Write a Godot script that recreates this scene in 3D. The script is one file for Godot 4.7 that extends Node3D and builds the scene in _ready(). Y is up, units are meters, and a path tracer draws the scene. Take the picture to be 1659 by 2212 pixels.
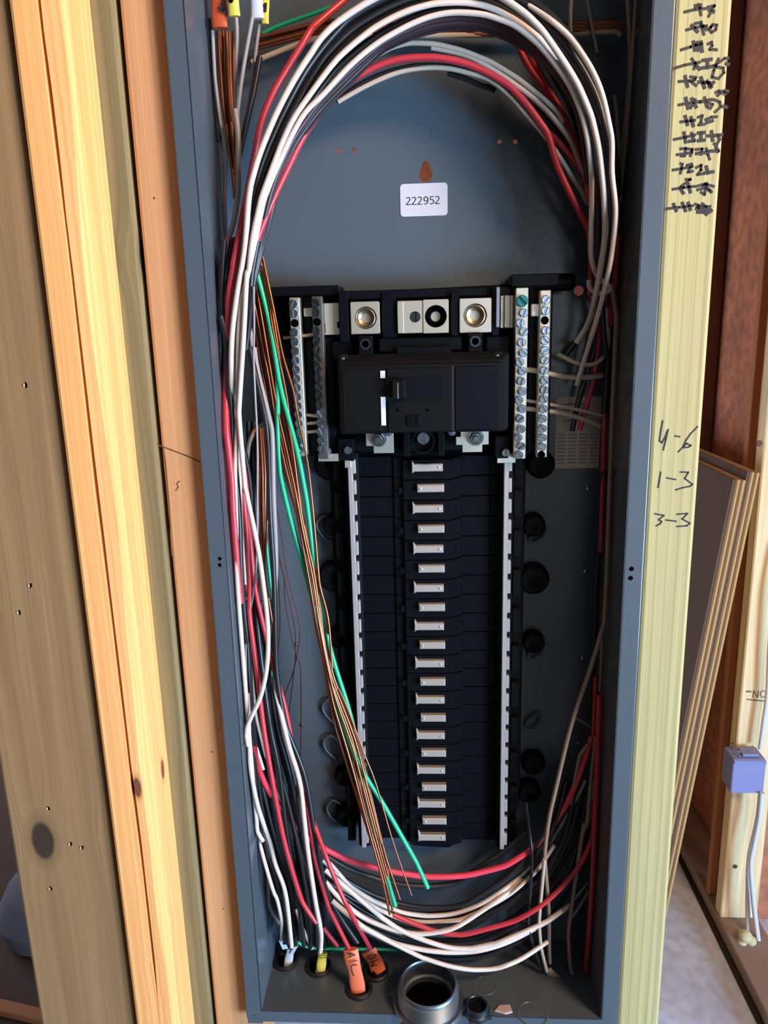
extends Node3D
# Open electrical panel between wall studs on a building site.
const F := 1610.0
const LIFT := 0.836
var cam_basis: Basis
var cam_at: Vector3
var mats := {}
var rng := RandomNumberGenerator.new()

# ---------- helpers: places ----------
func ray(u: float, v: float) -> Vector3:
	return cam_basis * Vector3((u - 829.5) / F, (1106.0 - v) / F, -1.0)

func pt(u: float, v: float, z: float) -> Vector3:
	var d := ray(u, v)
	return cam_at + d * ((z - cam_at.z) / d.z)

func pty(u: float, v: float, y: float) -> Vector3:
	var d := ray(u, v)
	return cam_at + d * ((y - cam_at.y) / d.y)

func m3(x: float, y: float, z: float) -> Vector3:   # panel millimetres to metres
	return Vector3(x * 0.001, y * 0.001 + LIFT, z * 0.001)

# ---------- helpers: shapes ----------
class Shape:
	var v := PackedVector3Array()
	var n := PackedVector3Array()
	var t := PackedVector2Array()
	var i := PackedInt32Array()
	func face(p: PackedVector3Array, out: Vector3, uv := PackedVector2Array()) -> void:
		var b := v.size()
		var c := (p[1] - p[0]).cross(p[2] - p[0])
		var nn := c.normalized()
		if nn.dot(out) < 0.0: nn = -nn
		var flip := c.dot(out) > 0.0
		for k in p.size():
			v.append(p[k]); n.append(nn)
			if uv.size(): t.append(uv[k])
			else:
				var a := nn.abs()
				t.append(Vector2(p[k].x, -p[k].y) if a.z >= a.x and a.z >= a.y else (Vector2(p[k].z, -p[k].y) if a.x >= a.y else Vector2(p[k].x, p[k].z)))
		for k in range(1, p.size() - 1):
			if flip: i.append_array([b, b + k + 1, b + k])
			else: i.append_array([b, b + k, b + k + 1])
	func tri_s(a: int, b2: int, c2: int) -> void:   # smooth triangle by stored normals
		var c := (v[b2] - v[a]).cross(v[c2] - v[a])
		if c.dot(n[a] + n[b2] + n[c2]) > 0.0: i.append_array([a, c2, b2])
		else: i.append_array([a, b2, c2])
	func box(at: Vector3, size: Vector3, ch := 0.0, bs := Basis()) -> void:
		var h := size * 0.5
		ch = minf(ch, minf(h.x, minf(h.y, h.z)) * 0.98)
		for ax in 3:
			var b1 := (ax + 1) % 3
			var b2 := (ax + 2) % 3
			for s in [-1.0, 1.0]:
				var p := PackedVector3Array()
				for q in [[-1, -1], [1, -1], [1, 1], [-1, 1]]:
					var c := Vector3()
					c[ax] = s * h[ax]; c[b1] = q[0] * (h[b1] - ch); c[b2] = q[1] * (h[b2] - ch)
					p.append(at + bs * c)
				var o := Vector3(); o[ax] = s
				face(p, bs * o)
			if ch <= 0.0: continue
			for s1 in [-1.0, 1.0]:
				for s2 in [-1.0, 1.0]:
					var p := PackedVector3Array()
					for q in [[-1, 0], [1, 0], [1, 1], [-1, 1]]:
						var c := Vector3()
						c[ax] = q[0] * (h[ax] - ch)
						c[b1] = s1 * (h[b1] - (ch if q[1] == 0 else 0.0)); c[b2] = s2 * (h[b2] - (0.0 if q[1] == 0 else ch))
						p.append(at + bs * c)
					var o := Vector3(); o[b1] = s1; o[b2] = s2
					face(p, bs * o)
		if ch > 0.0:
			for sx in [-1.0, 1.0]:
				for sy in [-1.0, 1.0]:
					for sz in [-1.0, 1.0]:
						var s := Vector3(sx, sy, sz)
						face(PackedVector3Array([at + bs * (s * Vector3(h.x, h.y - ch, h.z - ch)), at + bs * (s * Vector3(h.x - ch, h.y, h.z - ch)), at + bs * (s * Vector3(h.x - ch, h.y - ch, h.z))]), bs * s)
	func prism(poly: PackedVector2Array, z0: float, z1: float, bev := 0.0) -> void:   # outline in x, y; front at z1
		var cnt := poly.size()
		var area := 0.0
		for k in cnt: area += poly[k].cross(poly[(k + 1) % cnt])
		if area < 0.0:
			poly = poly.duplicate(); poly.reverse()
		var ins := PackedVector2Array()
		for k in cnt:
			var d1 := (poly[k] - poly[(k + cnt - 1) % cnt]).normalized()
			var d2 := (poly[(k + 1) % cnt] - poly[k]).normalized()
			var n1 := Vector2(-d1.y, d1.x)
			var n2 := Vector2(-d2.y, d2.x)
			var m := n1 + n2
			ins.append(poly[k] + m * (bev / maxf(0.3, m.dot(n1))))
		var idx := Geometry2D.triangulate_polygon(ins)
		for q in range(0, idx.size(), 3):
			face(PackedVector3Array([Vector3(ins[idx[q]].x, ins[idx[q]].y, z1), Vector3(ins[idx[q + 1]].x, ins[idx[q + 1]].y, z1), Vector3(ins[idx[q + 2]].x, ins[idx[q + 2]].y, z1)]), Vector3(0, 0, 1))
			face(PackedVector3Array([Vector3(poly[idx[q]].x, poly[idx[q]].y, z0), Vector3(poly[idx[q + 1]].x, poly[idx[q + 1]].y, z0), Vector3(poly[idx[q + 2]].x, poly[idx[q + 2]].y, z0)]), Vector3(0, 0, -1))
		for k in cnt:
			var a := poly[k]
			var b := poly[(k + 1) % cnt]
			var ia := ins[k]
			var ib := ins[(k + 1) % cnt]
			var o := Vector3((b - a).y, -(b - a).x, 0)
			face(PackedVector3Array([Vector3(a.x, a.y, z0), Vector3(b.x, b.y, z0), Vector3(b.x, b.y, z1 - bev), Vector3(a.x, a.y, z1 - bev)]), o)
			if bev > 0.0:
				face(PackedVector3Array([Vector3(a.x, a.y, z1 - bev), Vector3(b.x, b.y, z1 - bev), Vector3(ib.x, ib.y, z1), Vector3(ia.x, ia.y, z1)]), o.normalized() + Vector3(0, 0, 1))
	func lathe(prof: Array, at: Vector3, axis := Vector3(0, 0, 1), segs := 20) -> void:   # prof: Vector2(radius, height along axis)
		var x := axis.cross(Vector3(0, 1, 0) if absf(axis.y) < 0.9 else Vector3(1, 0, 0)).normalized()
		var y := axis.cross(x)
		for k in prof.size() - 1:
			var a: Vector2 = prof[k]
			var b: Vector2 = prof[k + 1]
			var e := b - a
			var nr := e.y
			var nh := -e.x
			var base := v.size()
			for s in segs + 1:
				var ang := TAU * s / segs
				var r := x * cos(ang) + y * sin(ang)
				var nn := (r * nr + axis * nh).normalized()
				v.append(at + r * a.x + axis * a.y); n.append(nn); t.append(Vector2(float(s) / segs, a.y))
				v.append(at + r * b.x + axis * b.y); n.append(nn); t.append(Vector2(float(s) / segs, b.y))
			for s in segs:
				var q := base + s * 2
				if a.x > 1e-7: tri_s(q, q + 1, q + 2)
				if b.x > 1e-7: tri_s(q + 1, q + 3, q + 2)
	func tube(p: PackedVector3Array, r: float, sides := 8, closed := false) -> void:
		var cnt := p.size()
		var up := Vector3(0, 0, 1)
		var base := v.size()
		var first := (p[1] - p[0]).normalized()
		if absf(first.dot(up)) > 0.9: up = Vector3(1, 0, 0)
		var len := 0.0
		for k in cnt:
			var d: Vector3
			if closed: d = (p[(k + 1) % cnt] - p[(k + cnt - 1) % cnt]).normalized()
			else: d = (p[mini(k + 1, cnt - 1)] - p[maxi(k - 1, 0)]).normalized()
			up = (up - d * up.dot(d)).normalized()
			var side := d.cross(up)
			if k > 0: len += p[k].distance_to(p[k - 1])
			for s in sides:
				var a := TAU * s / sides
				var o := up * cos(a) + side * sin(a)
				v.append(p[k] + o * r); n.append(o); t.append(Vector2(float(s) / sides, len * 10.0))
		var rings := cnt if closed else cnt - 1
		for k in rings:
			for s in sides:
				var a := base + k * sides + s
				var b := base + k * sides + (s + 1) % sides
				var c := base + ((k + 1) % cnt) * sides + s
				var d := base + ((k + 1) % cnt) * sides + (s + 1) % sides
				tri_s(a, c, b); tri_s(b, c, d)
		if not closed:
			for e in [[0, -1.0], [cnt - 1, 1.0]]:
				var dd: Vector3 = (p[1] - p[0]).normalized() * -1.0 if e[0] == 0 else (p[cnt - 1] - p[cnt - 2]).normalized()
				var ring := PackedVector3Array()
				for s in sides: ring.append(v[base + e[0] * sides + s])
				face(ring, dd)
	func strip(p: PackedVector3Array, w: float, out: Vector3) -> void:   # flat pen stroke
		for k in p.size() - 1:
			var d := (p[k + 1] - p[k]).normalized()
			var s := d.cross(out).normalized() * w * 0.5
			var e := d * w * 0.35
			face(PackedVector3Array([p[k] - s - e, p[k] + s - e, p[k + 1] + s + e, p[k + 1] - s + e]), out)
	func mesh() -> ArrayMesh:
		var a := []
		a.resize(Mesh.ARRAY_MAX)
		a[Mesh.ARRAY_VERTEX] = v; a[Mesh.ARRAY_NORMAL] = n; a[Mesh.ARRAY_TEX_UV] = t; a[Mesh.ARRAY_INDEX] = i
		var m := ArrayMesh.new()
		m.add_surface_from_arrays(Mesh.PRIMITIVE_TRIANGLES, a)
		return m

func spline(p: PackedVector3Array, step: float) -> PackedVector3Array:
	var out := PackedVector3Array()
	var c := p.size()
	for k in c - 1:
		var a := p[maxi(k - 1, 0)]
		var b := p[k]
		var d := p[k + 1]
		var e := p[mini(k + 2, c - 1)]
		var m := maxi(1, int(ceil(b.distance_to(d) / step)))
		for j in m:
			out.append(b.cubic_interpolate(d, a, e, float(j) / m))
	out.append(p[c - 1])
	return out

# ---------- helpers: nodes ----------
func add(called: String, mesh: Mesh, m, parent: Node = self, at := Vector3.ZERO) -> MeshInstance3D:
	var o := MeshInstance3D.new()
	o.name = called
	o.mesh = mesh
	o.material_override = mats[m] if m is String else m
	o.position = at
	o.cast_shadow = GeometryInstance3D.SHADOW_CASTING_SETTING_ON
	parent.add_child(o, true)
	return o

func numbered(called: String) -> String:
	if not has_node(NodePath(called)): return called
	var k := 1
	while has_node(NodePath("%s_%03d" % [called, k])): k += 1
	return "%s_%03d" % [called, k]

func tag(o: Node, label: String, category: String, group := "") -> Node:
	o.set_meta("label", label); o.set_meta("category", category)
	if group: o.set_meta("group", group)
	return o

func thing(called: String, label: String, category: String, at := Vector3.ZERO, group := "") -> Node3D:
	var o := Node3D.new()
	o.name = numbered(called); o.position = at
	add_child(o)
	tag(o, label, category, group)
	return o

func solid(called: String, mesh: Mesh, m, label: String, category: String, group := "") -> MeshInstance3D:
	var o := add(numbered(called), mesh, m)
	tag(o, label, category, group)
	return o

func structure(called: String, mesh: Mesh, m, at := Vector3.ZERO) -> MeshInstance3D:
	var o := add(called, mesh, m, self, at)
	o.set_meta("kind", "structure")
	return o

func one_box(at: Vector3, size: Vector3, ch := 0.0, bs := Basis()) -> ArrayMesh:
	var s := Shape.new()
	s.box(at, size, ch, bs)
	return s.mesh()

func span(x0: float, x1: float, y0: float, y1: float, z0: float, z1: float, ch := 0.5) -> ArrayMesh:   # panel millimetres
	return one_box(m3((x0 + x1) / 2, (y0 + y1) / 2, (z0 + z1) / 2), Vector3(absf(x1 - x0), absf(y1 - y0), absf(z1 - z0)) * 0.001, ch * 0.001)

func poly_mm(nums: Array) -> PackedVector2Array:
	var p := PackedVector2Array()
	for k in range(0, nums.size(), 2): p.append(Vector2(nums[k] * 0.001, nums[k + 1] * 0.001 + LIFT))
	return p

# ---------- helpers: materials ----------
func mat(called: String, c: Color, rough := 0.6, metal := 0.0, extra := {}) -> StandardMaterial3D:
	var m := StandardMaterial3D.new()
	m.resource_name = called
	m.albedo_color = c; m.roughness = rough; m.metallic = metal
	for k in extra: m.set(k, extra[k])
	mats[called] = m
	return m

func noise(seed_: int, freq: float, oct := 3) -> FastNoiseLite:
	var n := FastNoiseLite.new()
	n.seed = seed_; n.frequency = freq; n.noise_type = FastNoiseLite.TYPE_SIMPLEX_SMOOTH
	n.fractal_octaves = oct
	return n

func wood(called: String, seed_: int, light: Color, dark: Color, line: Color, lines: float, bend: float, line_share: float, knots := [], w := 128, h := 1024, rough := 0.75) -> StandardMaterial3D:
	var img := Image.create(w, h, false, Image.FORMAT_RGB8)
	var broad := noise(seed_, 1.0, 3)
	var fine := noise(seed_ + 7, 1.0, 3)
	var warp := noise(seed_ + 13, 1.0, 2)
	for j in h:
		var v := float(j) / h
		for i in w:
			var u := float(i) / w
			var uu := u
			var kd := 9.0
			var kc := Color(0.17, 0.12, 0.08)
			for k in knots:
				var dx: float = (u - k[0]) / k[2]
				var dy: float = (v - k[1]) / k[3]
				var d := sqrt(dx * dx + dy * dy)
				if d < kd:
					kd = d
					if k.size() > 4: kc = k[4]
				uu += signf(dx) * k[2] * 1.1 * exp(-dy * dy * 0.35 - absf(dx) * 0.45) * (1.0 - exp(-absf(dx) * 3.0))
			uu += bend * 0.08 * warp.get_noise_2d(u * 1.5, v * 3.0) + bend * 0.02 * warp.get_noise_2d(u * 3.0 + 40.0, v * 9.0)
			var b := clampf(0.5 + 0.9 * broad.get_noise_2d(uu * 4.0, v * 1.2), 0.0, 1.0)
			var f := fine.get_noise_2d(uu * 45.0, v * 5.0)
			var g := pow(0.5 + 0.5 * sin(TAU * (uu * lines + 0.35 * warp.get_noise_2d(uu * 6.0, v * 0.8))), 5.0)
			var c := light.lerp(dark, b).lerp(line, clampf(g * line_share * (0.75 + 0.6 * f), 0.0, 1.0))
			c = c * (1.0 + 0.10 * f)
			if kd < 1.7:
				c = c.lerp(line.darkened(0.1), clampf((1.7 - kd) * 0.7, 0.0, 0.6))
			if kd < 1.0:
				c = c.lerp(kc, clampf((1.0 - kd) * 4.0, 0.0, 0.85 - 0.25 * fine.get_noise_2d(u * 60.0, v * 300.0)))
			img.set_pixel(i, j, c)
	var m := mat(called, Color.WHITE, rough)
	m.albedo_texture = ImageTexture.create_from_image(img)
	return m

func speckle(called: String, seed_: int, a: Color, b: Color, c: Color, scale: Vector3, rough := 0.85, freq := 0.02, size := 256) -> StandardMaterial3D:
	var img := Image.create(size, size, false, Image.FORMAT_RGB8)
	var n1 := noise(seed_, freq, 4)
	var n2 := noise(seed_ + 3, freq * 6.0, 3)
	for j in size:
		for i in size:
			var wx := smoothstep(0.0, 0.25, float(mini(i, size - i)) / size)
			var p := clampf(0.5 + 1.1 * n1.get_noise_2d(i, j) * wx, 0.0, 1.0)
			var q := clampf(0.3 + 1.2 * n2.get_noise_2d(i, j), 0.0, 1.0)
			img.set_pixel(i, j, a.lerp(b, p).lerp(c, q * 0.5))
	var m := mat(called, Color.WHITE, rough)
	m.albedo_texture = ImageTexture.create_from_image(img)
	m.uv1_triplanar = true; m.uv1_scale = scale
	return m

func bumpy(m: StandardMaterial3D, seed_: int, freq: float, strength: float, scale: float) -> void:
	var n := NoiseTexture2D.new()
	n.width = 256; n.height = 256; n.seamless = true; n.as_normal_map = true; n.bump_strength = strength
	n.noise = noise(seed_, freq, 3)
	m.normal_enabled = true; m.normal_texture = n; m.normal_scale = 0.4
	m.uv1_triplanar = true; m.uv1_scale = Vector3.ONE * scale

# ---------- wires ----------
func wire(called: String, m: String, r_mm: float, zs: Array, uv: Array, label: String, group := "") -> void:
	var p := PackedVector3Array()
	var cnt := uv.size() / 2
	var total := 0.0
	var at := [0.0]
	for k in range(1, cnt):
		total += Vector2(uv[k * 2] - uv[k * 2 - 2], uv[k * 2 + 1] - uv[k * 2 - 1]).length()
		at.append(total)
	for k in cnt:
		var f: float = at[k] / total * (zs.size() - 1)
		var a := mini(int(f), zs.size() - 1)
		var z: float = lerpf(zs[a], zs[mini(a + 1, zs.size() - 1)], smoothstep(0.0, 1.0, f - a))
		z = clampf(z, -93.5 + r_mm, -r_mm * 0.6)
		var q := pt(uv[k * 2], uv[k * 2 + 1], z * 0.001)
		q.x = clampf(q.x, -0.1637 + r_mm * 0.001, 0.1637 - r_mm * 0.001)
		q.y = clampf(q.y, LIFT + 0.0155 + r_mm * 0.001, 1.82)
		p.append(q)
	var s := Shape.new()
	s.tube(spline(p, 0.006), r_mm * 0.001, 10 if r_mm > 1.2 else 6)
	solid(called, s.mesh(), m, label, "wire", group)

func pen(uv: Array, z: float, w: float, s: Shape, org := Vector2.ZERO, k := 1.0) -> void:
	var p := PackedVector3Array()
	for q in range(0, uv.size(), 2):
		p.append(pt(org.x + uv[q] / k, org.y + uv[q + 1] / k, z))
	s.strip(p, w, Vector3(0, 0, 1))

func _ready() -> void:
	# ---------- camera, sky, lights, exposure ----------
	cam_basis = Basis.from_euler(Vector3(-0.2317, 0.0586, -0.0262))
	cam_at = Vector3(0.0036, 0.6592 + LIFT, 0.5957)
	var cam := Camera3D.new()
	cam.name = "camera"
	cam.fov = rad_to_deg(2.0 * atan(1106.0 / F))
	cam.near = 0.02
	cam.transform = Transform3D(cam_basis, cam_at)
	add_child(cam)
	var env := Environment.new()
	env.background_mode = Environment.BG_SKY
	var sky := Sky.new()
	var sm := ProceduralSkyMaterial.new()
	sm.sky_top_color = Color(0.55, 0.68, 0.9)
	sm.sky_horizon_color = Color(0.9, 0.95, 1.0)
	sm.ground_horizon_color = Color(0.75, 0.75, 0.72)
	sm.ground_bottom_color = Color(0.35, 0.32, 0.28)
	sky.sky_material = sm
	env.sky = sky
	env.background_energy_multiplier = 5.0
	env.tonemap_mode = Environment.TONE_MAPPER_LINEAR
	env.tonemap_exposure = 0.84
	env.sdfgi_enabled = true
	env.ssao_enabled = true
	env.ssil_enabled = true
	var we := WorldEnvironment.new()
	we.name = "world"
	we.environment = env
	add_child(we)
	var day := AreaLight3D.new()
	day.name = "unseen_side_daylight"  # source out of view, placed to light the panel from the right
	day.area_size = Vector2(1.7, 1.2)
	day.light_color = Color(0.70, 0.86, 1.0)
	day.light_energy = 37.0
	day.area_range = 12.0
	day.area_attenuation = 2.0
	day.shadow_enabled = true
	add_child(day)
	day.look_at_from_position(Vector3(2.35, 0.7, 2.05), Vector3(0.0, 0.7, 2.05), Vector3.UP)
	var rear := AreaLight3D.new()
	rear.name = "unseen_rear_daylight"  # source out of view, placed to brighten the far room
	rear.area_size = Vector2(1.6, 2.0)
	rear.light_color = Color(0.90, 0.95, 1.0)
	rear.light_energy = 5.0
	rear.area_range = 12.0
	rear.area_attenuation = 2.0
	rear.shadow_enabled = true
	add_child(rear)
	rear.look_at_from_position(Vector3(-2.97, 1.35, -2.05), Vector3(0.0, 1.35, -2.05), Vector3.UP)
	lamp("unseen_warm_lamp", "unseen warm lamp on a pole, placed to light the panel from upper right", Vector3(1.05, 2.3, 0.95), Vector3(0.0, 1.5, 0.0), Vector2(0.4, 0.3), Color(1.0, 0.84, 0.68), 3.8)  # unseen lamp, placed to warm the upper part of the panel
	materials()
	shell()
	studs()
	far_side()
	panel_box()
	bus()
	breaker()
	stickers()
	bottom_fittings()
	tags()
	wires()

func lamp(called: String, label: String, at: Vector3, target: Vector3, size: Vector2, c: Color, energy: float) -> void:
	var o := thing(called, label, "lamp", at)
	o.look_at_from_position(at, target, Vector3.UP)
	mat("lamp_glow", c, 0.5, 0.0, {"emission_enabled": true, "emission": c, "emission_energy_multiplier": 3.0})
	mat("lamp_case", Color(0.1, 0.1, 0.1), 0.5)
	add("housing", one_box(Vector3(0, 0, 0.05), Vector3(size.x + 0.06, size.y + 0.06, 0.07), 0.01), "lamp_case", o)
	add("diffuser", one_box(Vector3(0, 0, 0.008), Vector3(size.x, size.y, 0.012), 0.003), "lamp_glow", o)
	var s := Shape.new()
	var leg := o.to_local(Vector3(at.x, 0.0, at.z))
	s.tube(PackedVector3Array([Vector3(0, 0, 0.09), leg]), 0.015, 10)
	add("pole", s.mesh(), "lamp_case", o)
	var l := AreaLight3D.new()
	l.name = "light"
	l.area_size = size
	l.light_color = c; l.light_energy = energy
	l.area_range = 12.0
	l.area_attenuation = 2.0
	l.shadow_enabled = true
	o.add_child(l)
	l.position = Vector3(0, 0, -0.01)

func materials() -> void:
	mat("white", Color(0.80, 0.735, 0.69), 0.38)
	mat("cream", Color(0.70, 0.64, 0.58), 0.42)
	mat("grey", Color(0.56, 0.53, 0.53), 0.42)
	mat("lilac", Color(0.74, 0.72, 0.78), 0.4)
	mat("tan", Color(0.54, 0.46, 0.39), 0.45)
	mat("black", Color(0.115, 0.115, 0.125), 0.36)
	mat("bluish", Color(0.10, 0.11, 0.16), 0.38)
	mat("plum", Color(0.23, 0.15, 0.18), 0.4)
	mat("red", Color(0.72, 0.19, 0.23), 0.36)
	mat("pink", Color(0.86, 0.25, 0.33), 0.34)
	mat("green", Color(0.10, 0.66, 0.48), 0.35)
	mat("copper", Color(0.66, 0.41, 0.29), 0.34, 1.0)
	mat("hair", Color(0.45, 0.24, 0.2), 0.4, 0.8)
	mat("brown", Color(0.50, 0.30, 0.20), 0.5, 0.7)
	bumpy(mat("paint", Color(0.30, 0.335, 0.37), 0.26), 3, 0.05, 0.35, 9.0)
	mat("plastic", Color(0.04, 0.048, 0.07), 0.36, 0.0, {"metallic_specular": 0.24})
	mat("plastic_matt", Color(0.04, 0.045, 0.055), 0.6, 0.0, {"metallic_specular": 0.25})
	mat("plastic_breaker", Color(0.062, 0.06, 0.068), 0.40, 0.0, {"metallic_specular": 0.28})
	mat("tin", Color(0.84, 0.80, 0.77), 0.34, 0.65)
	mat("aluminium", Color(0.86, 0.83, 0.77), 0.42, 0.9)
	mat("aluminium_shaded", Color(0.42, 0.40, 0.38), 0.5, 0.9)  # darker copy for the second bar, shade put into its colour
	mat("zinc", Color(0.68, 0.74, 0.80), 0.22, 1.0)
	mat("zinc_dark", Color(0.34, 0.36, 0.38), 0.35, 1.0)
	mat("green_screw", Color(0.20, 0.50, 0.50), 0.3, 0.6)
	mat("lug_inside", Color(0.56, 0.49, 0.40), 0.35, 0.9)
	mat("rail", Color(0.72, 0.70, 0.70), 0.4, 0.5)
	mat("hole_shade", Color(0.012, 0.012, 0.014), 0.9, 0.0, {"metallic_specular": 0.1})  # near-black colour stands for the shade inside holes
	mat("paper", Color(0.74, 0.73, 0.77), 0.7)
	mat("paper_grey", Color(0.74, 0.70, 0.67), 0.7)
	mat("print", Color(0.10, 0.10, 0.11), 0.7)
	mat("print_pale", Color(0.50, 0.48, 0.47), 0.7)
	mat("marker", Color(0.09, 0.07, 0.11), 0.6)
	mat("stamp", Color(0.42, 0.38, 0.33), 0.8)
	mat("indicator", Color(0.82, 0.82, 0.85), 0.5)
	mat("tape_orange", Color(0.90, 0.46, 0.31), 0.5)
	mat("tape_rust", Color(0.70, 0.28, 0.14), 0.55)
	mat("tape_yellow", Color(0.84, 0.76, 0.30), 0.5)
	mat("tape_white", Color(0.80, 0.80, 0.84), 0.5)
	mat("jacket_black", Color(0.06, 0.065, 0.07), 0.5)
	mat("steel", Color(0.62, 0.66, 0.70), 0.3, 1.0)
	mat("conduit_steel", Color(0.50, 0.55, 0.60), 0.42, 0.9)
	mat("box_blue", Color(0.52, 0.54, 0.74), 0.35)
	mat("cable_white", Color(0.85, 0.86, 0.9), 0.5)
	mat("foam", Color(0.82, 0.78, 0.62), 0.9)

func outline_radius(poly: PackedVector2Array, a: float) -> float:
	var d := Vector2(cos(a), sin(a))
	for k in poly.size():
		var hit = Geometry2D.segment_intersects_segment(Vector2.ZERO, d * 10.0, poly[k], poly[(k + 1) % poly.size()])
		if hit != null: return (hit as Vector2).length()
	return poly[0].length()

func circle(r: float, n := 24) -> PackedVector2Array:
	var p := PackedVector2Array()
	for k in n: p.append(Vector2(cos(TAU * k / n), sin(TAU * k / n)) * r)
	return p

# sheet with holes in the plane z = 0 (front at 0, back at -thick), laid out by xf; holes: [centre Vector2, outline around it]
func sheet(r: Rect2, thick: float, holes: Array, xf := Transform3D()) -> ArrayMesh:
	var s := Shape.new()
	var xs := [r.position.x, r.end.x]
	var ys := [r.position.y, r.end.y]
	var cells := []
	for h in holes:
		var m := 0.0
		for q in h[1]: m = maxf(m, (q as Vector2).length())
		m *= 1.12
		var c := Rect2(h[0] - Vector2(m, m), Vector2(m, m) * 2.0)
		cells.append(c)
		xs.append_array([c.position.x, c.end.x]); ys.append_array([c.position.y, c.end.y])
	xs.sort(); ys.sort()
	for a in xs.size() - 1:
		for b in ys.size() - 1:
			var q := Rect2(xs[a], ys[b], xs[a + 1] - xs[a], ys[b + 1] - ys[b])
			if q.size.x < 1e-7 or q.size.y < 1e-7: continue
			var inside := false
			for c in cells:
				if c.has_point(q.get_center()): inside = true
			if inside: continue
			for z in [0.0, -thick]:
				s.face(PackedVector3Array([xf * Vector3(q.position.x, q.position.y, z), xf * Vector3(q.end.x, q.position.y, z), xf * Vector3(q.end.x, q.end.y, z), xf * Vector3(q.position.x, q.end.y, z)]), xf.basis.z * (1.0 if z == 0.0 else -1.0))
	for e in [[r.position, Vector2(r.end.x, r.position.y)], [Vector2(r.end.x, r.position.y), r.end], [r.end, Vector2(r.position.x, r.end.y)], [Vector2(r.position.x, r.end.y), r.position]]:
		var a: Vector2 = e[0]
		var b: Vector2 = e[1]
		s.face(PackedVector3Array([xf * Vector3(a.x, a.y, 0), xf * Vector3(b.x, b.y, 0), xf * Vector3(b.x, b.y, -thick), xf * Vector3(a.x, a.y, -thick)]), xf.basis * Vector3(b.y - a.y, a.x - b.x, 0))
	for k in holes.size():
		var c: Vector2 = holes[k][0]
		var hw: float = cells[k].size.x / 2
		var poly: PackedVector2Array = holes[k][1]
		var n := 32
		for t in n:
			var a0 := TAU * (t + 0.5) / n - TAU / n * 0.5
			var a1 := a0 + TAU / n
			var d0 := Vector2(cos(a0), sin(a0))
			var d1 := Vector2(cos(a1), sin(a1))
			var i0 := c + d0 * outline_radius(poly, a0)
			var i1 := c + d1 * outline_radius(poly, a1)
			var o0 := c + d0 * hw / maxf(absf(d0.x), absf(d0.y))
			var o1 := c + d1 * hw / maxf(absf(d1.x), absf(d1.y))
			for z in [0.0, -thick]:
				s.face(PackedVector3Array([xf * Vector3(i0.x, i0.y, z), xf * Vector3(o0.x, o0.y, z), xf * Vector3(o1.x, o1.y, z), xf * Vector3(i1.x, i1.y, z)]), xf.basis.z * (1.0 if z == 0.0 else -1.0))
			s.face(PackedVector3Array([xf * Vector3(i0.x, i0.y, 0), xf * Vector3(i1.x, i1.y, 0), xf * Vector3(i1.x, i1.y, -thick), xf * Vector3(i0.x, i0.y, -thick)]), xf.basis * Vector3(-d0.x, -d0.y, 0))
	return s.mesh()

func flat(p: Vector3) -> Vector2: return Vector2(p.x, p.y)

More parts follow.
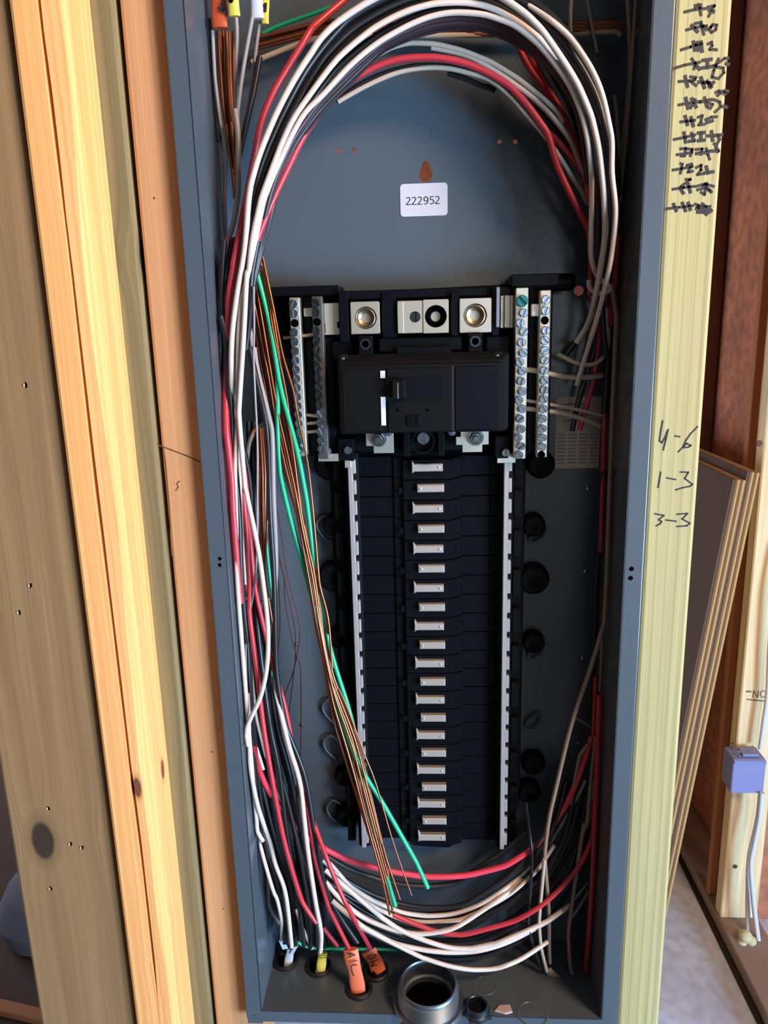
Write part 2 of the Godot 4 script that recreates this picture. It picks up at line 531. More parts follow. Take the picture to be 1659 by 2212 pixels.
# ---------- the room ----------
func shell() -> void:
	speckle("subfloor", 21, Color(0.80, 0.82, 0.93), Color(0.86, 0.88, 0.97), Color(0.70, 0.69, 0.74), Vector3.ONE * 0.9, 0.9)
	speckle("sheathing", 33, Color(0.88, 0.54, 0.38), Color(0.70, 0.45, 0.36), Color(0.5, 0.33, 0.26), Vector3(0.8, 0.8, 0.8), 0.85)
	speckle("dark_floor", 51, Color(0.30, 0.23, 0.17), Color(0.36, 0.28, 0.2), Color(0.22, 0.17, 0.12), Vector3.ONE * 0.7, 0.9)
	speckle("dark_shell", 41, Color(0.40, 0.33, 0.26), Color(0.48, 0.40, 0.32), Color(0.32, 0.26, 0.2), Vector3.ONE * 0.5, 0.9)  # kept dark to limit bounce from surfaces out of view
	structure("floor", one_box(Vector3(0, -0.06, -1.6), Vector3(6.2, 0.12, 3.0)), "subfloor")
	structure("floor_front_darkened", one_box(Vector3(0, -0.06, 1.5), Vector3(6.2, 0.12, 3.2)), "dark_floor")  # out of view, made dark to cut bounce and reflection in the box
	structure("ceiling", one_box(Vector3(0, 2.66, 0), Vector3(6.2, 0.12, 6.2)), "dark_shell")
	structure("wall_back", one_box(Vector3(0, 1.3, -3.06), Vector3(6.2, 2.6, 0.12)), "sheathing")
	var m := Shape.new()
	for q in [[-3.1, -2.9, 0.0, 2.6], [-1.2, 3.1, 0.0, 2.6], [-2.9, -1.2, 0.0, 0.3], [-2.9, -1.2, 2.4, 2.6]]:
		m.box(Vector3(-3.06, (q[2] + q[3]) / 2, (q[0] + q[1]) / 2), Vector3(0.12, q[3] - q[2], q[1] - q[0]))
	structure("wall_left_unseen", m.mesh(), "dark_shell")  # out of view, solid to block light; opening brightens the far room
	m = Shape.new()
	for q in [[-3.0, 0.42, 0.0, 2.6], [0.98, 3.0, 0.0, 2.6], [0.42, 0.98, 0.0, 1.25], [0.42, 0.98, 1.9, 2.6]]:
		m.box(Vector3((q[0] + q[1]) / 2, (q[2] + q[3]) / 2, 3.06), Vector3(q[1] - q[0], q[3] - q[2], 0.12))
	structure("wall_front_unseen", m.mesh(), "dark_shell")  # out of view, blocks front light; opening gives the back plate a highlight
	m = Shape.new()
	for q in [[-1.1, 1.2, 0.0, 2.6], [2.9, 3.0, 0.0, 2.6], [1.2, 2.9, 0.0, 0.15], [1.2, 2.9, 2.1, 2.6]]:
		m.box(Vector3(2.46, (q[2] + q[3]) / 2, (q[0] + q[1]) / 2), Vector3(0.12, q[3] - q[2], q[1] - q[0]))
	structure("wall_window_unseen", m.mesh(), "dark_shell")  # out of view, its opening lets in light from the right
	m = Shape.new()
	m.box(Vector3(0.835, 1.3, -2.045), Vector3(0.012, 2.6, 1.91))
	m.box(Vector3(1.61, 1.3, -1.096), Vector3(1.56, 2.6, 0.012))  # out of view, set back so light reaches the far side
	structure("wall_right", m.mesh(), "sheathing")

# ---------- studs ----------
func stud(called: String, label: String, m, x0: float, x1: float, z0: float, z1: float, y1 := 2.6, crack := false, wane := 0.0, y0 := 0.0) -> Node3D:
	var o := thing(called, label, "stud", Vector3.ZERO)
	var s := Shape.new()
	var rings := []
	var ys := []
	var n := 64 if crack or wane > 0.0 else 1
	var rnd := noise(int(x0 * 1000.0) + 400, 1.0, 2)
	for k in n + 1:
		var y := lerpf(y0, y1, float(k) / n)
		var f := clampf((y - 0.78) / 0.95, 0.0, 1.0)
		var r := 0.003
		var wv := wane * (0.5 + 0.9 * rnd.get_noise_2d(y * 3.0, 2.0)) if n > 1 else 0.0
		wv = maxf(0.0, wv)
		var p := [Vector2(x0, z0), Vector2(x0, z1 - r), Vector2(x0 + r * 0.3, z1 - r * 0.3), Vector2(x0 + r, z1)]
		if crack:
			var cw := 0.0017 * smoothstep(0.87, 0.95, y) * (1.0 + 0.5 * rnd.get_noise_2d(y * 8.0, 9.0)) + 0.00005
			var cx := lerpf(x0 + 0.024, x0 + 0.0215, f) + 0.0012 * rnd.get_noise_2d(y * 4.0, 30.0)
			p.append_array([Vector2(cx - cw, z1), Vector2(cx, z1 - cw * 9.0), Vector2(cx + cw, z1)])
		p.append_array([Vector2(x1 - r - wv, z1), Vector2(x1 - r * 0.3 - wv * 0.4, z1 - r * 0.3 - wv * 0.5), Vector2(x1, z1 - r - wv * 1.6), Vector2(x1, z0)])
		rings.append(p); ys.append(y)
	var w := x1 - x0
	for k in n:
		var a: Array = rings[k]
		var b: Array = rings[k + 1]
		for q in a.size():
			var q2 := (q + 1) % a.size()
			var mid: Vector2 = (a[q] + a[q2]) * 0.5
			var out := Vector3(-(a[q2].y - a[q].y), 0, a[q2].x - a[q].x)
			var u0: float = (a[q].x - x0) / w + (a[q].y - z1) / w * (1.0 if mid.x < (x0 + x1) / 2 else -1.0)
			var u1: float = (a[q2].x - x0) / w + (a[q2].y - z1) / w * (1.0 if mid.x < (x0 + x1) / 2 else -1.0)
			var v0: float = 1.0 - (ys[k] - 0.6) / 1.3
			var v1: float = 1.0 - (ys[k + 1] - 0.6) / 1.3
			s.face(PackedVector3Array([Vector3(a[q].x, ys[k], a[q].y), Vector3(a[q2].x, ys[k], a[q2].y), Vector3(b[q2].x, ys[k + 1], b[q2].y), Vector3(b[q].x, ys[k + 1], b[q].y)]), out, PackedVector2Array([Vector2(u0, v0), Vector2(u1, v0), Vector2(u1, v1), Vector2(u0, v1)]))
	add("timber", s.mesh(), m, o)
	return o

func knot_at(u: float, v: float, z: float, x0: float, x1: float, ru: float, rv: float) -> Array:
	var p := pt(u, v, z)
	return [(p.x - x0) / (x1 - x0), 1.0 - (p.y - 0.6) / 1.3, ru, rv]

func pits(o: Node3D, spots: Array, z: float, r: float) -> void:   # nail holes with torn rims
	for k in range(0, spots.size(), 2):
		var p := pt(spots[k], spots[k + 1], z)
		var s := Shape.new()
		s.lathe([Vector2(r, 0.0), Vector2(r * 0.8, 0.0003), Vector2(r * 0.6, 0.0002), Vector2(0.0, 0.0001)], Vector3.ZERO, Vector3(0, 0, 1), 7)
		var h := add("nail_hole", s.mesh(), "hole_shade", o, p)
		h.scale = Vector3(0.55, 1.15, 1.0)
		h.rotation.z = 0.35 * sin(k * 2.3)
		if r < 0.0015: continue
		var c := Shape.new()
		c.prism(PackedVector2Array([Vector2(-r * 1.1, -r * 0.5), Vector2(-r * 0.4, -r * 0.6), Vector2(-r * 0.3, r * 0.5), Vector2(-r * 0.8, r * 0.6)]), 0.0, 0.0009, 0.0003)
		add("torn_chip", c.mesh(), mat("chip", Color(0.80, 0.68, 0.5), 0.9), o, p)

func studs() -> void:
	var a0 := -0.3785
	var a1 := -0.2845
	var wa := wood("wood_a", 11, Color(0.62, 0.475, 0.31), Color(0.545, 0.41, 0.27), Color(0.47, 0.345, 0.23), 4.0, 0.55, 0.30, [knot_at(92, 1815, 0.022, a0, a1, 0.12, 0.016)], 192, 1024)
	var o := stud("wall_stud", "wide flat board at the far left with a big dark knot near the bottom", wa, a0, a1, -0.016, 0.022)
	pits(o, [56, 832, 66, 1265, 42, 1323, 105, 1746, 153, 1823, 178, 1831, 110, 1919], 0.022, 0.0022)
	var wb := wood("wood_b", 23, Color(0.98, 0.73, 0.46), Color(0.95, 0.64, 0.37), Color(0.80, 0.50, 0.28), 6.0, 0.5, 0.35, [knot_at(297, 1700, 0.03, -0.2795, -0.239, 0.09, 0.008) + [Color(0.42, 0.20, 0.14)]], 128, 1024)
	stud("wall_stud", "bright orange stud edge with a long split down its middle", wb, -0.2795, -0.239, -0.059, 0.030, 2.6, true, 0.006)
	var wc := wood("wood_c", 35, Color(0.53, 0.455, 0.305), Color(0.42, 0.385, 0.265), Color(0.34, 0.30, 0.19), 3.0, 1.3, 0.4, [knot_at(222, 556, -0.012, -0.26, -0.2205, 0.24, 0.012)], 128, 1024)
	stud("wall_stud", "greenish grey stud edge with a dark knot, between the split stud and the smooth one", wc, -0.26, -0.2205, -0.101, -0.012, 2.6, false, 0.0)
	var wd := wood("wood_d", 47, Color(0.77, 0.57, 0.395), Color(0.72, 0.52, 0.355), Color(0.66, 0.455, 0.305), 2.0, 0.5, 0.10, [], 128, 1024)
	o = stud("wall_stud", "smooth peach stud edge directly beside the left flange of the grey box", wd, -0.2170, -0.1792, -0.101, -0.0115, 2.6, false, 0.0)
	var sc := Shape.new()
	pen([344, 962, 370, 972, 402, 984, 436, 999], -0.0113, 0.0011, sc)
	pen([352, 968, 358, 1000, 362, 1050, 366, 1100, 368, 1150, 371, 1200], -0.0113, 0.0008, sc)
	pen([388, 1039, 382, 1044, 385, 1052, 380, 1060], -0.0113, 0.0009, sc)
	add("scratch", sc.mesh(), mat("scratch", Color(0.36, 0.22, 0.12), 0.9), o)
	pits(o, [333, 428, 457, 1624, 482, 1963], -0.0115, 0.0008)
	var we := wood("wood_e", 59, Color(0.69, 0.65, 0.46), Color(0.65, 0.605, 0.42), Color(0.57, 0.47, 0.31), 5.0, 0.25, 0.62, [], 128, 1024)
	o = stud("wall_stud", "pale yellow stud right of the grey box, with handwritten marker notes", we, 0.1826, 0.2222, -0.095, -0.006)
	notes(o, -0.0057)

func notes(o: Node3D, z: float) -> void:
	var org := Vector2(1340, 0)
	var k := 3.95
	var rows := [
		[[550, 102, 640, 80, 735, 72], [665, 35, 680, 70, 690, 128], [640, 50, 690, 45], [750, 60, 805, 48, 780, 90, 755, 140], [760, 85, 800, 100]],
		[[565, 255, 640, 235, 740, 220], [640, 200, 690, 190, 715, 295], [610, 215, 660, 270], [690, 210, 740, 250], [770, 235, 790, 210, 825, 215, 815, 255, 780, 275, 760, 250, 775, 228]],
		[[520, 425, 600, 400, 640, 385, 700, 372], [625, 355, 640, 430], [655, 360, 670, 430], [690, 355, 700, 440], [750, 375, 780, 360, 785, 390, 765, 420, 825, 425]],
		[[470, 580, 550, 555, 680, 530], [610, 500, 640, 540, 630, 590], [650, 560, 680, 590], [705, 515, 780, 505], [700, 580, 790, 565], [745, 515, 745, 580], [800, 560, 890, 500, 925, 495], [840, 500, 800, 600, 785, 660, 840, 670, 885, 620, 880, 580, 820, 570], [905, 540, 925, 550]],
		[[500, 695, 590, 690, 640, 680], [555, 650, 575, 740], [600, 655, 645, 660, 610, 700, 650, 730], [670, 700, 790, 710], [690, 660, 720, 750], [740, 690, 780, 745], [760, 740, 800, 700]],
		[[500, 895, 580, 880, 690, 865], [560, 835, 580, 925], [610, 840, 650, 915], [640, 850, 600, 920], [680, 870, 780, 850], [720, 830, 740, 910, 770, 925, 790, 890, 750, 880], [800, 850, 850, 870, 860, 910, 810, 955], [815, 790, 840, 775, 850, 800, 830, 815], [860, 780, 900, 800], [890, 775, 920, 780], [885, 905, 910, 915]],
		[[515, 1040, 600, 1030, 640, 1025], [555, 990, 575, 1065], [605, 1000, 625, 1075], [665, 1000, 700, 985, 690, 1040, 670, 1065, 720, 1060], [730, 1020, 780, 1000, 825, 995], [740, 1045, 790, 1030]],
		[[460, 1190, 560, 1170, 640, 1150], [545, 1130, 560, 1215], [610, 1135, 630, 1200], [590, 1205, 635, 1200], [665, 1135, 720, 1130], [690, 1135, 690, 1195], [665, 1200, 720, 1195], [740, 1160, 870, 1150], [780, 1120, 790, 1200], [830, 1150, 850, 1190, 820, 1240, 800, 1225]],
		[[485, 1320, 560, 1310, 615, 1300], [515, 1270, 560, 1265, 550, 1330, 520, 1330], [580, 1270, 615, 1275, 600, 1330], [645, 1275, 700, 1270, 690, 1320], [650, 1310, 740, 1300], [735, 1265, 750, 1320, 765, 1360], [760, 1290, 840, 1285], [820, 1255, 835, 1295]],
		[[450, 1450, 520, 1440, 620, 1420], [515, 1395, 530, 1400, 515, 1480], [570, 1410, 610, 1400, 580, 1470, 620, 1460], [650, 1430, 690, 1410, 690, 1450, 660, 1490, 720, 1480], [735, 1420, 750, 1480], [720, 1475, 795, 1465]],
		[[450, 1615, 540, 1600, 630, 1590], [560, 1530, 600, 1530, 520, 1590], [510, 1600, 540, 1650], [580, 1570, 600, 1640], [650, 1590, 720, 1570, 800, 1590], [660, 1620, 740, 1600, 780, 1640], [690, 1640, 720, 1660, 740, 1560], [700, 1580, 770, 1630]],
		[[400, 1780, 500, 1770, 620, 1755], [455, 1740, 480, 1800], [530, 1730, 560, 1800], [580, 1730, 600, 1790], [640, 1740, 720, 1770, 770, 1760], [650, 1780, 770, 1790], [660, 1810, 760, 1810], [700, 1740, 780, 1800], [660, 1760, 740, 1830]],
	]
	for row in rows:
		var s := Shape.new()
		for st in row: pen(st, z, 0.0019 if st.size() > 4 else 0.0023, s, org, k)
		add("marker_note", s.mesh(), "marker", o)
	org = Vector2(1300, 560)
	k = 3.568
	for row in [
		[[470, 1245, 455, 1330, 445, 1400, 465, 1415, 490, 1370, 503, 1330], [512, 1312, 495, 1390, 475, 1470], [565, 1362, 602, 1368], [740, 1290, 690, 1340, 650, 1395, 625, 1452, 670, 1448, 688, 1435, 655, 1420, 630, 1445, 590, 1485]],
		[[455, 1640, 445, 1700, 435, 1760], [500, 1685, 570, 1698], [605, 1640, 668, 1642, 640, 1690, 700, 1735, 680, 1750, 620, 1762, 570, 1778]],
		[[410, 1962, 480, 1975, 440, 2008, 462, 2022, 450, 2040, 420, 2055], [495, 2010, 575, 2020], [580, 1965, 662, 1960, 620, 2003, 682, 2035, 655, 2055, 580, 2060]]]:
		var s := Shape.new()
		for st in row: pen(st, z, 0.0012, s, org, k)
		add("marker_number", s.mesh(), "marker", o)

# ---------- what shows beyond the wall at right and far left ----------
func far_side() -> void:
	var wf := wood("wood_f", 71, Color(0.96, 0.86, 0.68), Color(0.90, 0.78, 0.60), Color(0.78, 0.62, 0.45), 3.0, 0.8, 0.3, [], 128, 512)
	var o := thing("wall_stud", "pale far stud at the right edge carrying the blue outlet box", "stud")
	add("timber", one_box(Vector3(0.779, 1.319, -1.066), Vector3(0.090, 2.562, 0.038), 0.003), triplanar(wf, 9.0, 0.8), o)
	var nz := -1.0465
	var tm := TextMesh.new()
	tm.text = "NO"
	tm.font = font("Droid Sans")
	tm.font_size = 16; tm.pixel_size = 0.0015; tm.depth = 0.0005
	var no := add("stamp", tm, "stamp", o)
	no.position = pt(1641, 1500, nz)
	var bars := Shape.new()
	pen([1613, 1494, 1622, 1494], nz + 0.0005, 0.004, bars)
	pen([1614, 1511, 1654, 1515], nz + 0.0005, 0.003, bars)
	add("stamp_bar", bars.mesh(), "stamp", o)
	for q in [[1640, 958, 0.007], [1588, 1872, 0.006]]:
		var kn := Shape.new()
		kn.lathe([Vector2(q[2], 0.0), Vector2(q[2] * 0.6, 0.0012), Vector2(0.0, 0.0006)], pt(q[0], q[1], nz), Vector3(0, 0, 1), 14)
		add("knot", kn.mesh(), mat("knot", Color(0.36, 0.22, 0.14), 0.7), o)
	solid("sill_plate", one_box(Vector3(0.779, 0.019, -1.05), Vector3(0.100, 0.038, 3.6), 0.003), mat("plate", Color(0.60, 0.50, 0.46), 0.85), "dusty flat board on the floor under the far stud", "sill plate")
	solid("thin_strip", one_box(Vector3(0.742, 1.3, -1.135), Vector3(0.019, 2.52, 0.020), 0.002), mat("strip_brown", Color(0.70, 0.44, 0.28), 0.75), "thin orange brown strip just left of the far stud", "strip")  # thin upright strip at the pale line beside the far stud
	solid("corner_stud", one_box(Vector3(0.779, 1.3, -1.60), Vector3(0.090, 2.52, 0.038), 0.003), mat("dim_wood", Color(0.42, 0.25, 0.17), 0.8), "dim brown stud farther back behind the leaning plywood", "stud")
	# leaning plywood sheets: each a stack of plies seen on edge
	for k in 2:
		var sh := thing("plywood_sheet", ["front sheet of the two plywood sheets leaning beyond the right stud", "rear sheet of the two plywood sheets leaning beyond the right stud"][k], "plywood")
		var top := Vector3(0.598 + 0.030 * k, 1.212 + 0.012 * k, -0.83 - 0.012 * k)
		var bot := Vector3(0.458 + 0.030 * k, 0.003, -0.83 - 0.012 * k)
		var d := top - bot
		var b := Basis(Vector3(0, 0, 1), atan2(-d.x, d.y))
		for q in 5:
			var off := b * Vector3((q - 2) * 0.0048, 0, 0)
			add("ply", one_box((top + bot) * 0.5 + off + Vector3(0, 0, -0.75 + (0.0008 if q % 2 else 0.0)), Vector3(0.0047, d.length(), 1.5), 0.0004, b), mat("ply_face_shaded", Color(0.36, 0.28, 0.22), 0.85) if q == 0 else mat("ply_pale", Color(0.74, 0.57, 0.36), 0.8) if q % 2 == 0 else mat("ply_dark", Color(0.46, 0.33, 0.20), 0.8), sh)  # left face layer darkened, shade put into its colour
	# blue outlet box on the far stud
	var bx := thing("outlet_box", "blue plastic outlet box nailed to the far stud at the right edge", "outlet box")
	var c0 := pt(1587, 1642, -0.985)
	var c1 := pt(1651, 1715, -0.985)
	var bc := Vector3((c0.x + c1.x) / 2 - 0.002, (c0.y + c1.y) / 2, -1.015)
	var bw := c1.x - c0.x
	var bh := c0.y - c1.y
	add("body", one_box(bc, Vector3(bw, bh, 0.058), 0.002), "box_blue", bx)
	add("lip", one_box(bc + Vector3(0, bh / 2 - 0.006, 0.030), Vector3(bw * 0.98, 0.008, 0.004), 0.001), "box_blue", bx)
	for s in [-0.3, 0.3]:
		var nl := Shape.new()
		nl.lathe([Vector2(0.0, 0.003), Vector2(0.0035, 0.003), Vector2(0.0035, 0.0), Vector2(0.0013, 0.0), Vector2(0.0013, -0.012)], bc + Vector3(-bw * 0.30, bh / 2 + 0.012, s * 0.06), Vector3(0, 1, 0), 10)
		add("nail", nl.mesh(), "steel", bx)
	add("clamp_tab", one_box(bc + Vector3(bw * 0.1, bh / 2 + 0.003, 0.0), Vector3(bw * 0.5, 0.006, 0.03), 0.001), "box_blue", bx)
	for q in [["white cable entering the top of the blue outlet box", [1690, 1180, 1672, 1280, 1663, 1400, 1658, 1500, 1650, 1560, 1642, 1618], -1.02, 0.0052], ["white cable leaving the blue outlet box, left strand at the floor", [1643, 1712, 1638, 1760, 1630, 1800, 1619, 1850, 1616, 1900, 1615, 1960, 1616, 2020], -1.0, 0.0055], ["white cable leaving the blue outlet box, right strand running along the floor", [1646, 1712, 1640, 1770, 1628, 1830, 1622, 1870, 1627, 1940, 1634, 2000, 1645, 2070, 1662, 2130, 1690, 2180], -0.98, 0.0055]]:
		var p := PackedVector3Array()
		for e in range(0, q[1].size(), 2): p.append(pt(q[1][e], q[1][e + 1], q[2]))
		var s := Shape.new()
		s.tube(spline(p, 0.012), q[3], 10)
		solid("white_cable", s.mesh(), "cable_white", q[0], "cable")
	var fm := Shape.new()
	for q in [[1610, 2022, 0.016], [1622, 2032, 0.013], [1603, 2036, 0.011], [1628, 2044, 0.011]]:
		var c := pt(q[0], q[1], -0.97)
		var r: float = q[2]
		fm.lathe([Vector2(0, r), Vector2(r * 0.5, r * 0.86), Vector2(r * 0.86, r * 0.5), Vector2(r, 0), Vector2(r * 0.8, -r * 0.6), Vector2(0, -r)], c, Vector3(0, 1, 0), 14)
	solid("foam_blob", fm.mesh(), "foam", "pale blob of spray foam where the white cables meet the sill plate", "foam")
	# dark strip painted for the shade in the gap by the plate
	solid("gap_shade_strip", one_box(Vector3(0.722, 0.004, -1.0), Vector3(0.012, 0.008, 1.6), 0.001), mat("painted_gap_shade", Color(0.16, 0.13, 0.10), 0.95), "dark strip painted for the shaded gap between the floor and the sill plate", "gap_shade")
	# far left floor: sack and offcut
	var sk := Shape.new()
	var base := pty(30, 2090, 0.0)
	for q in 14:
		pass
	sk.lathe([Vector2(0.0, 0.17), Vector2(0.06, 0.16), Vector2(0.12, 0.12), Vector2(0.15, 0.06), Vector2(0.14, 0.01), Vector2(0.0, 0.0)], Vector3(base.x + 0.05, 0.0115, base.z - 0.15), Vector3(0, 1, 0), 22)
	solid("sack", sk.mesh(), mat("sack", Color(0.36, 0.33, 0.35), 0.95), "dusty grey sack on the floor beyond the far left board", "sack")
	solid("added_dark_sheet", one_box(Vector3(-1.40, 0.006, -1.55), Vector3(1.36, 0.010, 1.70), 0.002), mat("added_floor_cover", Color(0.30, 0.20, 0.15), 0.95), "dark brown sheet added over the floor beyond the far left board", "added_floor_cover")  # sheet added to darken the floor here
	var oc := pty(40, 2190, 0.0)
	solid("offcut", one_box(oc + Vector3(-0.05, 0.020, 0.0), Vector3(0.5, 0.016, 0.03), 0.002, Basis(Vector3.UP, -0.2)), mat("offcut", Color(0.62, 0.36, 0.18), 0.8), "orange brown wood offcut on the floor at bottom left", "offcut")

func triplanar(m: StandardMaterial3D, across: float, along: float) -> StandardMaterial3D:
	m.uv1_triplanar = true
	m.uv1_scale = Vector3(across, along, across)
	return m

func font(n: String) -> SystemFont:
	var f := SystemFont.new()
	f.font_names = PackedStringArray([n])
	return f

# ---------- grey steel box ----------
func panel_box() -> void:
	var o := thing("panel_box", "open grey steel electrical box set between the studs", "electrical box")
	var hl := []
	for q in [[731, 325], [764, 323], [1079, 306], [1113, 306]]: hl.append([flat(pt(q[0], q[1], -0.094)), circle(0.0019)])
	hl.append([flat(pt(1250, 628, -0.094)), circle(0.0042)])
	hl.append([flat(pt(920, 375, -0.094)), PackedVector2Array([Vector2(0.0058, -0.001), Vector2(0.0054, 0.0014), Vector2(0.0042, 0.0042), Vector2(0.0030, 0.0080), Vector2(0.0018, 0.0094), Vector2(0, 0.0099), Vector2(-0.0018, 0.0094), Vector2(-0.0030, 0.0080), Vector2(-0.0042, 0.0042), Vector2(-0.0054, 0.0014), Vector2(-0.0058, -0.001), Vector2(-0.0050, -0.0042), Vector2(-0.0030, -0.0062), Vector2(0, -0.0068), Vector2(0.0030, -0.0062), Vector2(0.0050, -0.0042)])])
	add("back_plate", sheet(Rect2(-0.1665, LIFT + 0.014, 0.333, 1.0), 0.0014, hl, Transform3D(Basis(), Vector3(0, 0, -0.094))), "paint", o)
	add("side_wall", span(-166.5, -165.0, 14, 1014, -95, 0, 0.1), "paint", o)
	add("side_wall", span(165.0, 166.5, 14, 1014, -95, 0, 0.1), "paint", o)
	var bh := []
	for q in [[617, 2077], [688, 2090], [776, 2138], [812, 2100]]:
		var hp := pty(q[0], q[1], LIFT + 0.014)
		bh.append([Vector2(hp.x, -hp.z), circle(0.0112)])
	add("bottom_plate", sheet(Rect2(-0.1665, 0.0, 0.333, 0.095), 0.0014, bh, Transform3D(Basis(Vector3(1, 0, 0), Vector3(0, 0, -1), Vector3(0, 1, 0)), Vector3(0, LIFT + 0.014, 0))), "paint", o)
	add("top_plate", span(-166.5, 166.5, 1014, 1015.5, -95, 0, 0.1), "paint", o)
	var lh := []
	for q in [[474, 1207], [474, 1221], [549, 2192]]: lh.append([flat(pt(q[0], q[1], 0.0)), circle(0.0018 if q[1] < 2000 else 0.0011)])
	add("flange", sheet(Rect2(-0.1800, LIFT - 0.002, 0.0148, 1.03), 0.0014, lh), "paint", o)
	var rh := []
	for q in [[1364, 1229], [1362, 1249]]: rh.append([flat(pt(q[0], q[1], 0.0)), circle(0.0021)])
	add("flange", sheet(Rect2(0.1652, LIFT - 0.002, 0.0148, 1.03), 0.0014, rh), "paint", o)
	add("flange", sheet(Rect2(-0.1652, LIFT + 0.0005, 0.3304, 0.0135), 0.0014, []), "paint", o)
	# folded outer hems
	for sd in [-1.0, 1.0]:
		var s := Shape.new()
		s.prism(PackedVector2Array([Vector2(sd * 0.1798, 0.0), Vector2(sd * 0.1805, 0.0002), Vector2(sd * 0.1810, 0.0008), Vector2(sd * 0.1812, 0.002), Vector2(sd * 0.1812, 0.0105), Vector2(sd * 0.1800, 0.0105), Vector2(sd * 0.1798, 0.002)]), 0.004, 1.024)
		var h := add("hem", s.mesh(), "paint", o)
		h.rotation.x = -PI / 2
		h.position = Vector3(0, LIFT, 0)
	# knockout rings pressed into the bottom plate, small rivets on the back
	for q in [[1150, 2190, 15.0], [1048, 2128, 12.0]]:
		var s := Shape.new()
		var c := pty(q[0], q[1], LIFT + 0.014)
		var r: float = q[2] * 0.001
		s.lathe([Vector2(r, 0.0), Vector2(r - 0.0004, 0.0003), Vector2(r - 0.0016, 0.0003), Vector2(r - 0.002, 0.0)], c, Vector3(0, 1, 0), 32)
		add("knockout_ring", s.mesh(), "paint", o)
	for q in [[1270, 1055], [1296, 1127], [1264, 1234], [1258, 1422], [1250, 1606], [612, 1046], [640, 1392], [652, 1566]]:
		var s := Shape.new()
		s.lathe([Vector2(0.0024, 0.0), Vector2(0.0018, 0.0010), Vector2(0.0, 0.0014)], pt(q[0], q[1], -0.094), Vector3(0, 0, 1), 12)
		add("rivet", s.mesh(), "steel", o)
	var em := Shape.new()
	for q in [[900, 268, 920, 266], [925, 275, 948, 274], [930, 275, 932, 298, 944, 298], [955, 270, 998, 266], [905, 298, 922, 297]]:
		var p := PackedVector3Array()
		for e in range(0, q.size(), 2): p.append(pt(q[e], q[e + 1], -0.094))
		em.tube(p, 0.0003, 6)
	add("embossing", em.mesh(), "paint", o)

# ---------- black bus assembly ----------
func screw_mesh(r: float, h: float) -> ArrayMesh:
	var s := Shape.new()
	s.lathe([Vector2(r, 0.0), Vector2(r, h * 0.45), Vector2(0.0, h * 0.45)], Vector3.ZERO, Vector3(0, 0, 1), 18)
	for sd in [-1.0, 1.0]:
		var p := PackedVector2Array()
		for k in 11:
			var a := lerpf(-PI / 2 + 0.16, PI / 2 - 0.16, k / 10.0)
			p.append(Vector2(cos(a) * r * sd, sin(a) * r))
		p.append(Vector2(sd * r * 0.13, r * 0.97)); p.append(Vector2(sd * r * 0.13, -r * 0.97))
		s.prism(PackedVector2Array(p), h * 0.4, h, r * 0.14)
	return s.mesh()

func lug(o: Node3D, called: String, size: Vector3, at: Vector3, r: float, hx: float, m := "aluminium") -> void:
	var cap := sheet(Rect2(at.x - size.x / 2 + 0.0006, at.y - size.y / 2 + 0.0006, size.x - 0.0012, size.y - 0.0012), 0.0012, [[Vector2(at.x + hx, at.y), circle(r)]], Transform3D(Basis(), Vector3(0, 0, at.z + size.z / 2)))
	var b := add(called, cap, m, o)
	var inner := Shape.new()
	inner.box(at + Vector3(0, 0, -0.0035), size - Vector3(0.0002, 0.0002, 0.0070), 0.0008)
	for e in [Vector3(size.x / 2 - 0.0006, 0, 0), Vector3(-size.x / 2 + 0.0006, 0, 0)]:
		inner.box(at + e + Vector3(0, 0, size.z / 2 - 0.004), Vector3(0.0012, size.y, 0.0076), 0.0003)
	for e in [Vector3(0, size.y / 2 - 0.0006, 0), Vector3(0, -size.y / 2 + 0.0006, 0)]:
		inner.box(at + e + Vector3(0, 0, size.z / 2 - 0.004), Vector3(size.x, 0.0012, 0.0076), 0.0003)
	add("lug_body", inner.mesh(), m, b)

